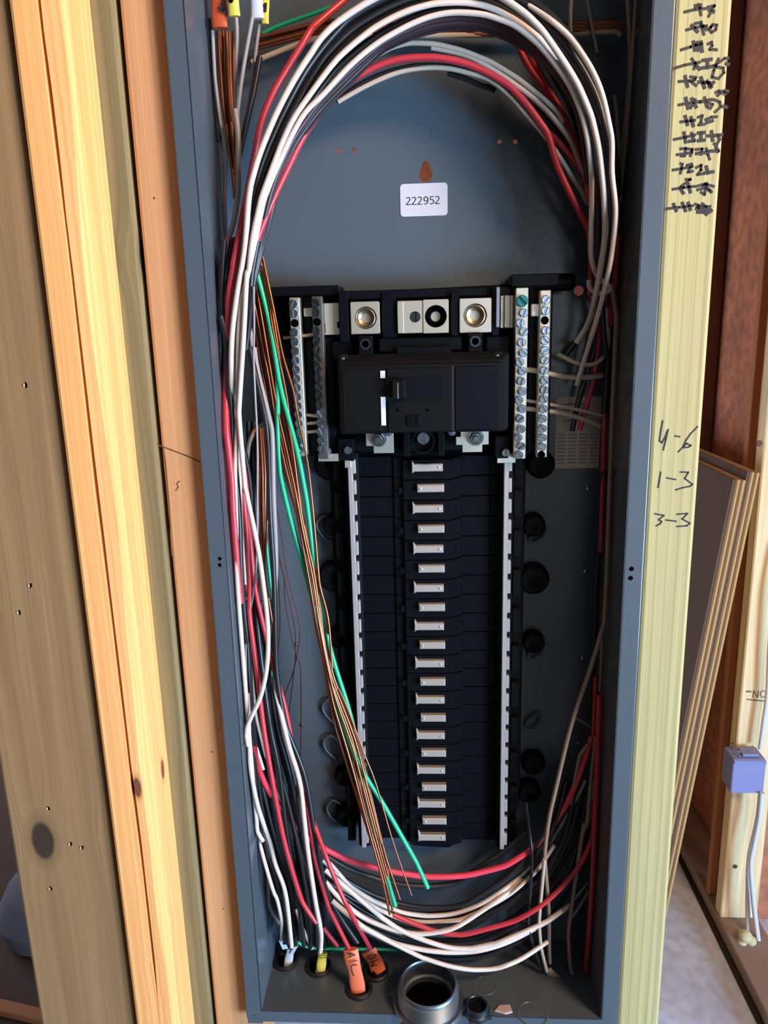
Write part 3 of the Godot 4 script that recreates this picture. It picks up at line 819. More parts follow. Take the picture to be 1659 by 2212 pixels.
func bus() -> void:
	var o := thing("bus_assembly", "black plastic bus assembly with twenty one bright stabs and four screw bars", "bus assembly")
	# base frame
	var s := Shape.new()
	s.prism(poly_mm([-86, 556, -86, 420, -85, 300, -84, 200, -80, 178, -66, 160, -60, 152, 72, 152, 78, 156, 90, 170, 95, 200, 95, 420, 95, 556]), -0.0936, -0.083, 0.002)
	add("frame", s.mesh(), "plastic_matt", o)
	s = Shape.new()
	s.prism(poly_mm([-133, 700, -68, 702, -67, 697, 76, 700, 78, 706, 112, 706, 112, 556, -112, 556, -114, 640, -133, 650]), -0.0936, -0.078, 0.002)
	add("top_frame", s.mesh(), "plastic_matt", o)
	for b in [[-133, -68, 694, 702, -80, -56], [76, 115, 696, 706, -80, -52], [-68, -60, 655, 697, -80, -50], [-32, -20, 657, 694, -80, -54], [26, 33, 657, 694, -80, -52], [60, 66, 657, 698, -80, -50], [-68, 76, 690, 697, -80, -56],
			[-52, -40, 644, 660, -80, -46], [40, 52, 644, 660, -80, -46], [-35, 35, 646, 657, -80, -50], [-20, 26, 640, 650, -80, -44], [56, 76, 640, 657, -80, -58], [-76, -58, 640, 656, -80, -58],
			[-112, -92, 556, 700, -80, -64], [-92, -76, 556, 660, -80, -62], [76, 92, 556, 700, -80, -62], [92, 112, 556, 706, -80, -62], [-74, -60, 552, 572, -80, -55], [64, 76, 552, 572, -80, -55], [-16, -10, 556, 578, -80, -50], [14, 20, 556, 578, -80, -50]]:
		add("housing_block", span(b[0], b[1], b[2], b[3], b[4], b[5], 0.8), "plastic", o)
	s = Shape.new()
	s.lathe([Vector2(0.0072, 0.0), Vector2(0.0072, 0.030), Vector2(0.0055, 0.034), Vector2(0.0, 0.035)], m3(96, 699, -66), Vector3(1, 0.02, 0).normalized(), 20)
	add("boss", s.mesh(), "plastic", o)
	# recessed screw wells under the lugs
	for x in [-46.0, 46.0]:
		s = Shape.new()
		s.lathe([Vector2(0.0046, 0.0), Vector2(0.0046, 0.0014), Vector2(0.0030, 0.0014), Vector2(0.0026, 0.0), Vector2(0.0, 0.0)], m3(x, 653, -46), Vector3(0, 0, 1), 18)
		add("well_screw", s.mesh(), "zinc_dark", o)
	# bus segments, one row for each pair of spaces
	var shapes := []
	for kind in 2:
		s = Shape.new()
		var h := 9.2
		s.prism(PackedVector2Array([Vector2(-0.0645, -h / 1000), Vector2(-0.030, -h / 1000), Vector2(-0.030, h / 1000), Vector2(-0.0645, h / 1000)]), -0.086, -0.0765, 0.0006)
		s.prism(PackedVector2Array([Vector2(-0.0310, -0.0092), Vector2(-0.022, -0.0118), Vector2(-0.022, 0.0068), Vector2(-0.0310, 0.0092)]), -0.086, -0.0745, 0.0005)
		s.prism(PackedVector2Array([Vector2(-0.0222, -0.0118), Vector2(0.0205, -0.0118), Vector2(0.0305, -0.0093), Vector2(0.0305, 0.0092), Vector2(0.0205, 0.0066), Vector2(-0.0222, 0.0066)]), -0.086, -0.0705, 0.0006)
		s.prism(PackedVector2Array([Vector2(0.0305, -0.0092), Vector2(0.0705, -0.0092), Vector2(0.0705, 0.0092), Vector2(0.0305, 0.0092)]), -0.086, -0.0755, 0.0006)
		for x in [0.0575, 0.0612, 0.0648]:
			s.box(Vector3(x, 0, -0.0752), Vector3(0.0012, 0.0178, 0.0018), 0.0004)
		s.box(Vector3(-0.0246 if kind else 0.0268, -0.003, -0.0705), Vector3(0.0040, 0.0060, 0.0006), 0.0002)
		shapes.append(s.mesh())
	var stabs := []
	for kind in 2:
		s = Shape.new()
		if kind == 0:
			s.prism(PackedVector2Array([Vector2(-0.0148, -0.0052), Vector2(-0.0125, -0.0036), Vector2(0.0130, -0.0036), Vector2(0.0130, 0.0034), Vector2(-0.0125, 0.0034), Vector2(-0.0148, 0.0062)]), -0.004, 0.001, 0.0007)
		else:
			s.prism(PackedVector2Array([Vector2(-0.0115, -0.0036), Vector2(0.0128, -0.0036), Vector2(0.0128, 0.0036), Vector2(-0.0115, 0.0034)]), -0.004, 0.0015, 0.0009)
		s.lathe([Vector2(0.0013, 0.0), Vector2(0.0009, 0.0007), Vector2(0.0, 0.0009)], Vector3(0.0095 if kind == 0 else -0.0085, 0, 0.0010 if kind == 0 else 0.0015), Vector3(0, 0, 1), 12)
		stabs.append(s.mesh())
	for k in 21:
		var y := 543.3 - 19.05 * k
		var seg := add("bus_segment", shapes[k % 2], "plastic", o, m3(4.6, y, 0))
		add("stab", stabs[k % 2], "tin", seg, Vector3(0.001 if k % 2 == 0 else 0.0022, 0.0, -0.0665))
	# plug-on rails: strip with a tooth for each space
	for sd in [0, 1]:
		s = Shape.new()
		var x0: float = -66.6 if sd == 0 else 72.6
		s.box(m3(x0 + 2.2, 355.5, -63.5), Vector3(0.0044, 0.404, 0.006), 0.0006)
		for k in 21:
			s.box(m3(x0 + 5.5, 546.0 - 19.05 * k, -62.8), Vector3(0.0034, 0.0128, 0.0045), 0.0005)
		add("neutral_rail", s.mesh(), "rail", o)
		s = Shape.new()
		s.box(m3(x0 + 3.0, 355, -72), Vector3(0.012, 0.406, 0.014), 0.001)
		add("rail_support", s.mesh(), "plastic_matt", o)
	# outer comb walls
	for sd in [-1.0, 1.0]:
		for k in 11:
			var x: float = 4.6 + sd * 82.5
			add("side_clip", span(x - 4, x + 4, 545.0 - 38.1 * k - 13, 545.0 - 38.1 * k + 13, -84, -74, 0.8), "plastic_matt", o)
	# mounting ears and tie loops
	for q in [[715, 1000, 15, 0], [725, 1130, 11, 0], [722, 1240, 15, 0], [735, 1370, 11, 0], [745, 1668, 10, 0], [750, 1752, 12, 0], [1165, 1000, 13, 0], [1150, 1130, 11, 0], [1150, 1245, 15, 0], [1150, 1380, 11, 0], [1150, 1640, 12, 0], [1140, 1700, 12, 0]]:
		s = Shape.new()
		var r: float = q[2] * 0.001
		s.lathe([Vector2(r, 0.0), Vector2(r, 0.009), Vector2(r * 0.8, 0.013), Vector2(r * 0.35, 0.014), Vector2(r * 0.3, 0.011), Vector2(0.0, 0.011)], pt(q[0], q[1], -0.094), Vector3(0, 0, 1), 22)
		add("mounting_ear", s.mesh(), "plastic_matt", o)
	for q in [[[697, 1115, 684, 1130, 690, 1150, 712, 1170, 722, 1160, 716, 1130, 705, 1116]], [[708, 1510, 697, 1525, 702, 1542, 722, 1562, 730, 1550, 722, 1520]], [[712, 1588, 699, 1602, 706, 1622, 728, 1640, 736, 1626, 726, 1596]], [[718, 1728, 706, 1744, 714, 1764, 738, 1780, 746, 1764, 734, 1736]], [[1168, 1132, 1180, 1140, 1172, 1160, 1150, 1172, 1144, 1160]], [[1164, 1540, 1140, 1556, 1136, 1572, 1150, 1576, 1166, 1556]], [[1166, 1384, 1176, 1396, 1166, 1414, 1146, 1424, 1142, 1410]]]:
		var p := PackedVector3Array()
		for e in range(0, q[0].size(), 2): p.append(pt(q[0][e], q[0][e + 1], -0.090))
		p.append(p[0])
		s = Shape.new()
		s.tube(spline(p, 0.003), 0.0014, 8)
		add("tie_loop", s.mesh(), mat("loop_grey", Color(0.30, 0.31, 0.34), 0.4), o)
	# screw bars
	var sc := screw_mesh(0.0036, 0.0032)
	var big := screw_mesh(0.0048, 0.0036)
	var bars := [[-104.5, 558.5, 692.5, 8.6, "aluminium"], [-85.6, 556, 693, 8.6, "aluminium_shaded"], [84.2, 553, 695, 10.2, "aluminium"], [103.3, 554, 692.5, 8.6, "aluminium"]]
	for k in 4:
		var b: Array = bars[k]
		var bar := add("terminal_bar", span(b[0] - b[3] / 2, b[0] + b[3] / 2, b[1], b[2], -57, -46, 0.6), b[4], o)
		add("bar_foot", span(b[0] - 5, b[0] + 5, b[1] + 18, b[1] + 26, -80, -56.5, 0.4), "plastic", bar)
		add("bar_foot", span(b[0] - 5, b[0] + 5, b[2] - 30, b[2] - 22, -80, -56.5, 0.4), "plastic", bar)
		var spots := []
		if k == 2:
			for q in [[687, 300], [700, 385], [675, 458], [700, 520], [685, 597], [697, 670], [670, 737], [690, 800], [680, 873], [690, 945], [665, 1008], [690, 1070], [672, 1142], [682, 1215], [660, 1275], [680, 1337], [665, 1400]]:
				spots.append(pt(920 + q[0] / 3.318, 560 + q[1] / 3.318, -0.046))
		elif k == 3:
			for q in [[858, 292], [855, 370], [852, 438], [857, 512], [850, 582], [850, 655], [848, 725], [846, 798], [847, 868], [845, 937], [841, 1002], [840, 1072], [833, 1142], [832, 1212], [832, 1278], [830, 1342], [827, 1402]]:
				spots.append(pt(920 + q[0] / 3.318, 560 + q[1] / 3.318, -0.046))
		else:
			for q in 17:
				spots.append(m3(b[0] - (1.2 if q > 2 else 0.6), b[2] - 5.5 - q * 7.65, -46))
		for q in spots.size():
			var p: Vector3 = spots[q]
			if (k != 2 and q == 2) or (k == 3 and q == 16):
				var h := Shape.new()
				h.lathe([Vector2(0.0027, 0.00005), Vector2(0.0, 0.00005)], p, Vector3(0, 0, 1), 18)
				h.lathe([Vector2(0.0027, 0.00005), Vector2(0.0031, 0.00012), Vector2(0.0034, 0.0)], p, Vector3(0, 0, 1), 18)
				add("empty_hole", h.mesh(), "hole_shade", bar)
				continue
			var sw := add("terminal_screw", big if (k == 2 and q == 0) else sc, "green_screw" if (k == 2 and q == 0) else ("zinc_dark" if k == 1 and q < 12 else "zinc"), bar, p)  # upper screws of the second bar darkened to stand for shade
			sw.rotation.z = rng.randf_range(-1.2, 1.2)
	# jumper straps joining the bars and the rails
	add("jumper_strap", span(-92, -65, 552, 559, -60, -55.5, 0.4), "aluminium", o)
	add("jumper_strap", span(-68.5, -63, 546, 559, -60, -55.2, 0.4), "aluminium", o)
	add("jumper_strap", span(66, 82, 548, 556, -60, -55.5, 0.4), "aluminium", o)
	for q in [[708, 973], [752, 972], [1092, 977]]:
		add("strap_screw", sc, "zinc", o, pt(q[0], q[1], -0.0555))
	add("bar_link", span(-98, -88, 677, 684, -60, -52, 0.6), "tin", o)
	add("bar_link", span(93, 101, 672, 682, -60, -50, 0.6), "tin", o)
	# service lugs along the top
	lug(o, "lug", Vector3(0.0245, 0.0265, 0.020), m3(-46, 674.5, -60), 0.0093, 0.0006)
	lug(o, "lug", Vector3(0.0265, 0.0280, 0.020), m3(46.4, 674.0, -60), 0.0098, -0.0002)
	lug(o, "lug", Vector3(0.0215, 0.0275, 0.020), m3(13.4, 674.2, -60), 0.0092, 0.0)
	lug(o, "lug", Vector3(0.0215, 0.0265, 0.018), m3(-8.0, 674.2, -60), 0.0046, 0.004)
	for q in [[-45.4, 674.5, 8.6, "lug_inside"], [46.2, 674.0, 9.0, "lug_inside"], [13.4, 674.2, 8.9, "hole_shade"]]:
		s = Shape.new()
		var r: float = q[2] * 0.001
		var rad: Array = [Vector2(r, -0.008), Vector2(r, -0.0015), Vector2(r * 0.86, -0.001), Vector2(r * 0.78, -0.003), Vector2(r * 0.5, -0.004), Vector2(r * 0.45, -0.008), Vector2(0.0, -0.008)]
		s.lathe(rad, m3(q[0], q[1], -50), Vector3(0, 0, 1), 28)
		add("lug_socket", s.mesh(), q[3], o)
	add("lug_screw", screw_mesh(0.0044, 0.002), "zinc_dark", o, m3(-4.0, 674.2, -53))
	add("lug_ridge", span(-18.6, -13.6, 661, 687.4, -52, -50.4, 0.4), "aluminium", o)
	add("bonding_plate", sheet(Rect2(-0.081, LIFT + 0.6615, 0.018, 0.026), 0.002, [[Vector2(-0.0665, LIFT + 0.680), circle(0.0021)], [Vector2(-0.0680, LIFT + 0.6695), PackedVector2Array([Vector2(0.0026, 0.0026), Vector2(-0.0026, 0.0026), Vector2(-0.0026, -0.0026), Vector2(0.0026, -0.0026)])]], Transform3D(Basis(), Vector3(0, 0, -0.057))), "aluminium", o)
	add("bonding_plate", span(67.5, 79, 663, 690, -62, -57, 0.6), "aluminium", o)
	add("bonding_plate", span(70.5, 76, 663, 690, -57, -55, 0.8), "aluminium", o)
	add("divider", span(63.2, 66.0, 664, 696, -60, -47, 0.4), mat("divider", Color(0.45, 0.46, 0.52), 0.4), o)
	# link plates and bolts under the breaker
	for q in [[-36.5, 571.5, 1.0], [46.0, 571.0, -1.0]]:
		s = Shape.new()
		s.prism(poly_mm([q[0] - 12.5, q[1] + 7.5, q[0] + 12.0, q[1] + 7.5, q[0] + 12.0, q[1] - 13.0, q[0] + (-6.0 if q[2] > 0 else 6.0), q[1] - 13.0, q[0] + (-6.0 if q[2] > 0 else 6.0), q[1] - 6.5, q[0] - 12.5, q[1] - 6.5] if q[2] > 0 else [q[0] - 12.0, q[1] + 7.5, q[0] + 12.5, q[1] + 7.5, q[0] + 12.5, q[1] - 6.5, q[0] + 7, q[1] - 6.5, q[0] + 7, q[1] - 13, q[0] - 10.5, q[1] - 13, q[0] - 10.5, q[1] - 6.5, q[0] - 16, q[1] - 6.5, q[0] - 16, q[1] + 1, q[0] - 12, q[1] + 1]), -0.062, -0.056, 0.0004)
		add("link_plate", s.mesh(), "aluminium", o)
		s = Shape.new()
		var hx := PackedVector2Array()
		for k in 6: hx.append(Vector2(cos(k * TAU / 6), sin(k * TAU / 6)) * 0.0055)
		s.lathe([Vector2(0.0072, 0.0), Vector2(0.0072, 0.0012), Vector2(0.0, 0.0012)], Vector3.ZERO, Vector3(0, 0, 1), 24)
		s.prism(hx, 0.001, 0.0050, 0.0008)
		s.lathe([Vector2(0.0030, 0.0049), Vector2(0.0030, 0.0085), Vector2(0.0024, 0.0092), Vector2(0.0, 0.0092)], Vector3.ZERO, Vector3(0, 0, 1), 16)
		add("hex_bolt", s.mesh(), "zinc", o, m3(q[0] - q[2] * 1.2, q[1], -56))
	s = Shape.new()
	s.lathe([Vector2(0.0105, -0.008), Vector2(0.0105, 0.0), Vector2(0.0088, 0.0), Vector2(0.0084, -0.006), Vector2(0.0, -0.006)], m3(1.4, 568.5, -52), Vector3(0, 0, 1), 28)
	add("screw_well", s.mesh(), "plastic", o)
	var cs := add("slotted_screw", screw_mesh(0.0058, 0.005), "zinc", o, m3(1.4, 571.5, -57))
	cs.rotation.z = 0.1
	s = Shape.new()
	s.prism(poly_mm([-20, 153, -14, 146, 22, 144, 34, 152]), -0.086, -0.074, 0.001)
	add("end_cap", s.mesh(), "plastic", o)

# ---------- main breaker ----------
func breaker() -> void:
	var o := thing("main_breaker", "large black main breaker with two white indicator bars, under the round lugs", "breaker")
	add("case", span(-70.5, 74.0, 577.5, 644.5, -74, -42, 3.0), "plastic_breaker", o)
	add("cover", span(-69.5, 72.4, 578.5, 642.0, -43, -37, 2.0), "plastic_breaker", o)
	add("cover", span(-68.5, 69.8, 579.0, 639.5, -38, -33, 1.6), "plastic_breaker", o)
	add("cover", span(-67.5, 67.2, 579.5, 636.5, -34, -30, 1.2), "plastic_breaker", o)
	add("front_panel", span(-27.5, 25.5, 580.5, 633.0, -31, -28.6, 0.5), "plastic_breaker", o)
	add("front_panel", span(28.0, 63.5, 581.0, 633.5, -31, -28.8, 0.8), mat("plastic_gloss", Color(0.05, 0.058, 0.085), 0.3, 0.0, {"metallic_specular": 0.3}), o)
	add("front_panel", span(-65.5, -33.0, 581.0, 633.5, -31, -29.2, 0.8), "plastic_breaker", o)
	add("groove", span(25.6, 27.9, 580.5, 634, -31, -29.6, 0.2), mat("groove_brown", Color(0.09, 0.055, 0.05), 0.5), o)
	var z := -0.0285
	var c0 := pt(821, 801, z)
	var c1 := pt(832, 817, z)
	add("indicator", one_box((c0 + c1) * 0.5, Vector3(absf(c1.x - c0.x), absf(c1.y - c0.y), 0.0008), 0.0002), "indicator", o)
	c0 = pt(822, 857, z); c1 = pt(834, 919, z)
	add("indicator", one_box((c0 + c1) * 0.5, Vector3(absf(c1.x - c0.x), absf(c1.y - c0.y), 0.0008), 0.0002), "indicator", o)
	c0 = pt(835, 816, z); c1 = pt(957, 864, z)
	var w := Shape.new()
	var fr := 0.0012
	w.box(Vector3((c0.x + c1.x) / 2, c0.y, z), Vector3(c1.x - c0.x, fr, 0.0012), 0.0003)
	w.box(Vector3((c0.x + c1.x) / 2, c1.y, z), Vector3(c1.x - c0.x, fr, 0.0012), 0.0003)
	w.box(Vector3(c0.x, (c0.y + c1.y) / 2, z), Vector3(fr, c0.y - c1.y, 0.0012), 0.0003)
	w.box(Vector3(c1.x, (c0.y + c1.y) / 2, z), Vector3(fr, c0.y - c1.y, 0.0012), 0.0003)
	add("handle_frame", w.mesh(), "plastic_breaker", o)
	add("handle_recess", one_box((c0 + c1) * 0.5, Vector3(c1.x - c0.x - fr, c0.y - c1.y - fr, 0.0006)), "plastic_gloss", o)
	c0 = pt(846, 820, -0.022); c1 = pt(876, 862, -0.022)
	var h := Shape.new()
	h.box((c0 + c1) * 0.5 + Vector3(0, 0, -0.002), Vector3(c1.x - c0.x, c0.y - c1.y, 0.010), 0.0012)
	for k in 6: h.box(Vector3(c1.x - 0.0022, lerpf(c0.y, c1.y, (k + 0.6) / 6.2), -0.0188), Vector3(0.003, 0.0012, 0.0008), 0.0003)
	add("handle", h.mesh(), "plastic_breaker", o)
	add("handle_edge", one_box(Vector3(lerpf(c0.x, c1.x, 0.45), (c0.y + c1.y) / 2 - 0.001, -0.0188), Vector3(0.0010, (c0.y - c1.y) * 0.8, 0.0006), 0.0002), mat("edge_grey", Color(0.42, 0.42, 0.42), 0.4), o)
	c0 = pt(878, 897, z); c1 = pt(911, 920, z)
	add("test_button", one_box((c0 + c1) * 0.5, Vector3(c1.x - c0.x, c0.y - c1.y, 0.003), 0.0006), "plastic", o)
	add("test_button", one_box(Vector3(c1.x - 0.0025, (c0.y + c1.y) / 2, z + 0.0012), Vector3(0.0036, c0.y - c1.y, 0.003), 0.0008), "plastic_gloss", o)
	for q in [[859, 886], [924, 886]]:
		var d := Shape.new()
		d.lathe([Vector2(0.0012, 0.0004), Vector2(0.0, 0.0004)], pt(q[0], q[1], z), Vector3(0, 0, 1), 12)
		add("pinhole", d.mesh(), "hole_shade", o)
	for q in [[741, 775, -0.040], [1074, 770, -0.040]]:
		var d := Shape.new()
		d.lathe([Vector2(0.0046, -0.006), Vector2(0.0046, 0.0), Vector2(0.0036, 0.001), Vector2(0.0, 0.001)], pt(q[0], q[1], q[2]), Vector3(0, 0, 1), 18)
		add("corner_post", d.mesh(), "plastic_breaker", o)
		var e := Shape.new()
		e.lathe([Vector2(0.0021, 0.001), Vector2(0.0016, 0.0022), Vector2(0.0, 0.0024)], pt(q[0], q[1], q[2]), Vector3(0, 0, 1), 14)
		add("rivet", e.mesh(), "steel", o)
	for q in [[839, 934], [976, 933]]:
		var d := Shape.new()
		d.lathe([Vector2(0.0034, 0.0), Vector2(0.0030, 0.0016), Vector2(0.0, 0.002)], pt(q[0], q[1], -0.036), Vector3(0, 0, 1), 14)
		add("rivet", d.mesh(), mat("rivet_grey", Color(0.4, 0.4, 0.46), 0.35, 0.6), o)

# ---------- stickers ----------
func rounded(w: float, h: float, r: float) -> PackedVector2Array:
	var p := PackedVector2Array()
	for q in [[1, 1, 0.0], [-1, 1, 0.5], [-1, -1, 1.0], [1, -1, 1.5]]:
		for k in 6:
			var a: float = (q[2] + 0.5 * k / 5.0) * PI
			p.append(Vector2(q[0] * (w / 2 - r) + cos(a) * r, q[1] * (h / 2 - r) + sin(a) * r))
	return p

func stickers() -> void:
	var a := pt(864, 398, -0.0938)
	var b := pt(967, 465, -0.0938)
	var o := thing("number_sticker", "white rounded sticker printed 222952 on the grey back plate", "sticker", (a + b) * 0.5)
	var s := Shape.new()
	s.prism(rounded(b.x - a.x, a.y - b.y, 0.003), 0.0, 0.0003)
	add("paper", s.mesh(), "paper", o)
	var tm := TextMesh.new()
	tm.text = "222952"; tm.font = font("Droid Sans"); tm.font_size = 24
	tm.pixel_size = 0.00038; tm.depth = 0.0002
	add("number", tm, "print", o, Vector3(-0.0008, -0.0006, 0.0004))
	a = pt(1202, 858, -0.0938); b = pt(1332, 1010, -0.0938)
	b.x = minf(b.x, 0.1635)
	o = thing("data_label", "dim grey data label with a printed table on the back plate", "label", Vector3((a.x + b.x) / 2, (a.y + b.y) / 2, -0.0938))
	s = Shape.new()
	s.prism(rounded(b.x - a.x, a.y - b.y, 0.002), 0.0, 0.0003)
	add("paper", s.mesh(), "paper_grey", o)
	s = Shape.new()
	var w := b.x - a.x
	var h := a.y - b.y
	for r in 9:
		for c in 4:
			s.box(Vector3(-w * 0.36 + c * w * 0.24, -h * 0.02 - r * h * 0.05, 0.0004), Vector3(w * (0.14 + 0.06 * rng.randf()), h * 0.018, 0.0001))
	for r in 4: s.box(Vector3(-w * 0.1, h * 0.4 - r * h * 0.075, 0.0004), Vector3(w * (0.5 + 0.2 * rng.randf()), h * 0.02, 0.0001))
	add("small_print", s.mesh(), "print_pale", o).set_meta("kind", "stuff")

# ---------- conduit and fittings on the bottom plate ----------
func bottom_fittings() -> void:
	var floor_y := LIFT + 0.014
	var c := pty(925, 2122, LIFT + 0.039)
	c.y = floor_y
	var o := thing("conduit_hub", "wide threaded steel conduit hub standing open on the bottom plate", "conduit hub", c)
	var s := Shape.new()
	s.lathe([Vector2(0.0350, 0.0), Vector2(0.0350, 0.0035), Vector2(0.0338, 0.0045), Vector2(0.0290, 0.0045)], Vector3.ZERO, Vector3(0, 1, 0), 48)
	for k in 6:
		var a := k * TAU / 6 + 0.2
		s.box(Vector3(cos(a) * 0.0365, 0.002, sin(a) * 0.0365), Vector3(0.005, 0.004, 0.006), 0.0006, Basis(Vector3.UP, -a))
	add("locknut", s.mesh(), "conduit_steel", o)
	s = Shape.new()
	var prof := [Vector2(0.0282, 0.0)]
	for k in 7:
		prof.append(Vector2(0.0302, 0.0052 + k * 0.0024)); prof.append(Vector2(0.0284, 0.0064 + k * 0.0024))
	prof.append_array([Vector2(0.0286, 0.0225), Vector2(0.0280, 0.0245), Vector2(0.0268, 0.025), Vector2(0.0260, 0.0235), Vector2(0.0258, 0.009), Vector2(0.0234, 0.0078), Vector2(0.0232, 0.002)])
	s.lathe(prof, Vector3.ZERO, Vector3(0, 1, 0), 48)
	add("threaded_pipe", s.mesh(), "conduit_steel", o)
	s = Shape.new()
	s.lathe([Vector2(0.0234, 0.0022), Vector2(0.0, 0.0020)], Vector3.ZERO, Vector3(0, 1, 0), 32)
	add("dark_bore", s.mesh(), "hole_shade", o)  # black disc closing the bore, standing for its shade
	c = pty(1030, 2172, LIFT + 0.022)
	c.y = floor_y
	o = thing("small_bushing", "small steel bushing beside the wide conduit hub", "bushing", c)
	s = Shape.new()
	s.lathe([Vector2(0.0128, 0.0), Vector2(0.0128, 0.003), Vector2(0.0112, 0.004), Vector2(0.0108, 0.009), Vector2(0.0096, 0.0095), Vector2(0.0090, 0.009), Vector2(0.0088, 0.001)], Vector3.ZERO, Vector3(0, 1, 0), 28)
	add("ring", s.mesh(), mat("steel_blue", Color(0.30, 0.35, 0.40), 0.35, 0.9), o)
	s = Shape.new()
	s.lathe([Vector2(0.0090, 0.003), Vector2(0.0, 0.003)], Vector3.ZERO, Vector3(0, 1, 0), 24)
	add("plug", s.mesh(), "plastic_matt", o)
	for k in 4:
		var a := k * PI / 2 + 0.5
		add("lug_tooth", one_box(Vector3(cos(a) * 0.0135, 0.0015, sin(a) * 0.0135), Vector3(0.004, 0.003, 0.004), 0.0005), "steel_blue", o)
	var chip := Shape.new()
	chip.prism(PackedVector2Array([Vector2(-0.008, -0.003), Vector2(0.002, -0.006), Vector2(0.009, -0.004), Vector2(0.007, 0.004), Vector2(-0.003, 0.003)]), 0.0, 0.002, 0.0004)
	var ch := solid("paint_flake", chip.mesh(), mat("flake", Color(0.72, 0.60, 0.60), 0.8), "pinkish paper scrap on the bottom plate right of the small bushing", "scrap")
	ch.position = pty(1086, 2180, floor_y + 0.0005)
	ch.rotation.x = -PI / 2
	# black cable connectors in the bottom plate
	var i := 0
	for q in [[617, 2077, "holding the white tagged cable"], [688, 2090, "holding the yellow tagged cable"], [776, 2138, "nearest the front, holding the A/C cable"], [812, 2100, "holding the D/W cable"]]:
		var p := pty(q[0], q[1], floor_y)
		var co := thing("cable_connector", "black cable connector in the bottom plate, " + q[2], "connector", p)
		s = Shape.new()
		s.lathe([Vector2(0.0088, -0.010), Vector2(0.0118, 0.0), Vector2(0.0136, 0.0004), Vector2(0.0136, 0.0024), Vector2(0.0118, 0.0036), Vector2(0.0098, 0.0030), Vector2(0.0092, -0.006), Vector2(0.0, -0.006)], Vector3.ZERO, Vector3(0, 1, 0), 26)
		add("collar", s.mesh(), "jacket_black", co)
		s = Shape.new()
		s.box(Vector3(0, 0.004, -0.004), Vector3(0.013, 0.010, 0.003), 0.001, Basis(Vector3.RIGHT, 0.4))
		add("spring_tab", s.mesh(), "jacket_black", co)
		i += 1

# ---------- tape tags ----------
func tape(called: String, label: String, m: String, a: Vector3, b: Vector3, wid: float, lean := 0.0) -> Node3D:   # flattened sleeve from a (top) to b
	var o := thing(called, label, "tag")
	var s := Shape.new()
	var d := (b - a).normalized()
	var side := d.cross(Vector3(0, 0, 1)).normalized()
	var nrm := side.cross(d).normalized()
	if nrm.z < 0.0: nrm = -nrm
	var rows := 10
	var prev := PackedVector3Array()
	for k in rows + 1:
		var f := float(k) / rows
		var c := a.lerp(b, f) + nrm * 0.0012 * sin(f * 7.0 + lean)
		var ring := PackedVector3Array()
		for q in 16:
			var an := TAU * q / 16.0
			var wv := wid * 0.5 * (1.0 + 0.05 * sin(f * 9.0 + lean))
			ring.append(c + side * cos(an) * wv + nrm * sin(an) * wid * 0.22)
		if k > 0:
			for q in 16:
				var q2 := (q + 1) % 16
				var an2 := TAU * (q + 0.5) / 16.0
				s.face(PackedVector3Array([prev[q], prev[q2], ring[q2], ring[q]]), side * cos(an2) + nrm * sin(an2) * 2.0)
		else:
			s.face(ring, -d)
		if k == rows: s.face(ring, d)
		prev = ring
	add("tape_sleeve", s.mesh(), m, o)
	return o

func tag_marks(o: Node3D, strokes: Array, a: Vector3, b: Vector3, w: float, wid: float) -> void:
	var s := Shape.new()
	var d := (b - a).normalized()
	var nrm := Vector3(0, 0, 1)
	for st in strokes:
		var p := PackedVector3Array()
		for e in range(0, st.size(), 2):
			var q := pt(st[e], st[e + 1], lerpf(a.z, b.z, 0.5))
			var f := (q - a).dot(d) / a.distance_to(b)
			q.z = lerpf(a.z, b.z, f) + wid * 0.24 + 0.0016
			var qq := pt(st[e], st[e + 1], q.z)
			p.append(qq)
		s.strip(p, w, nrm)
	add("lettering", s.mesh(), "marker", o)

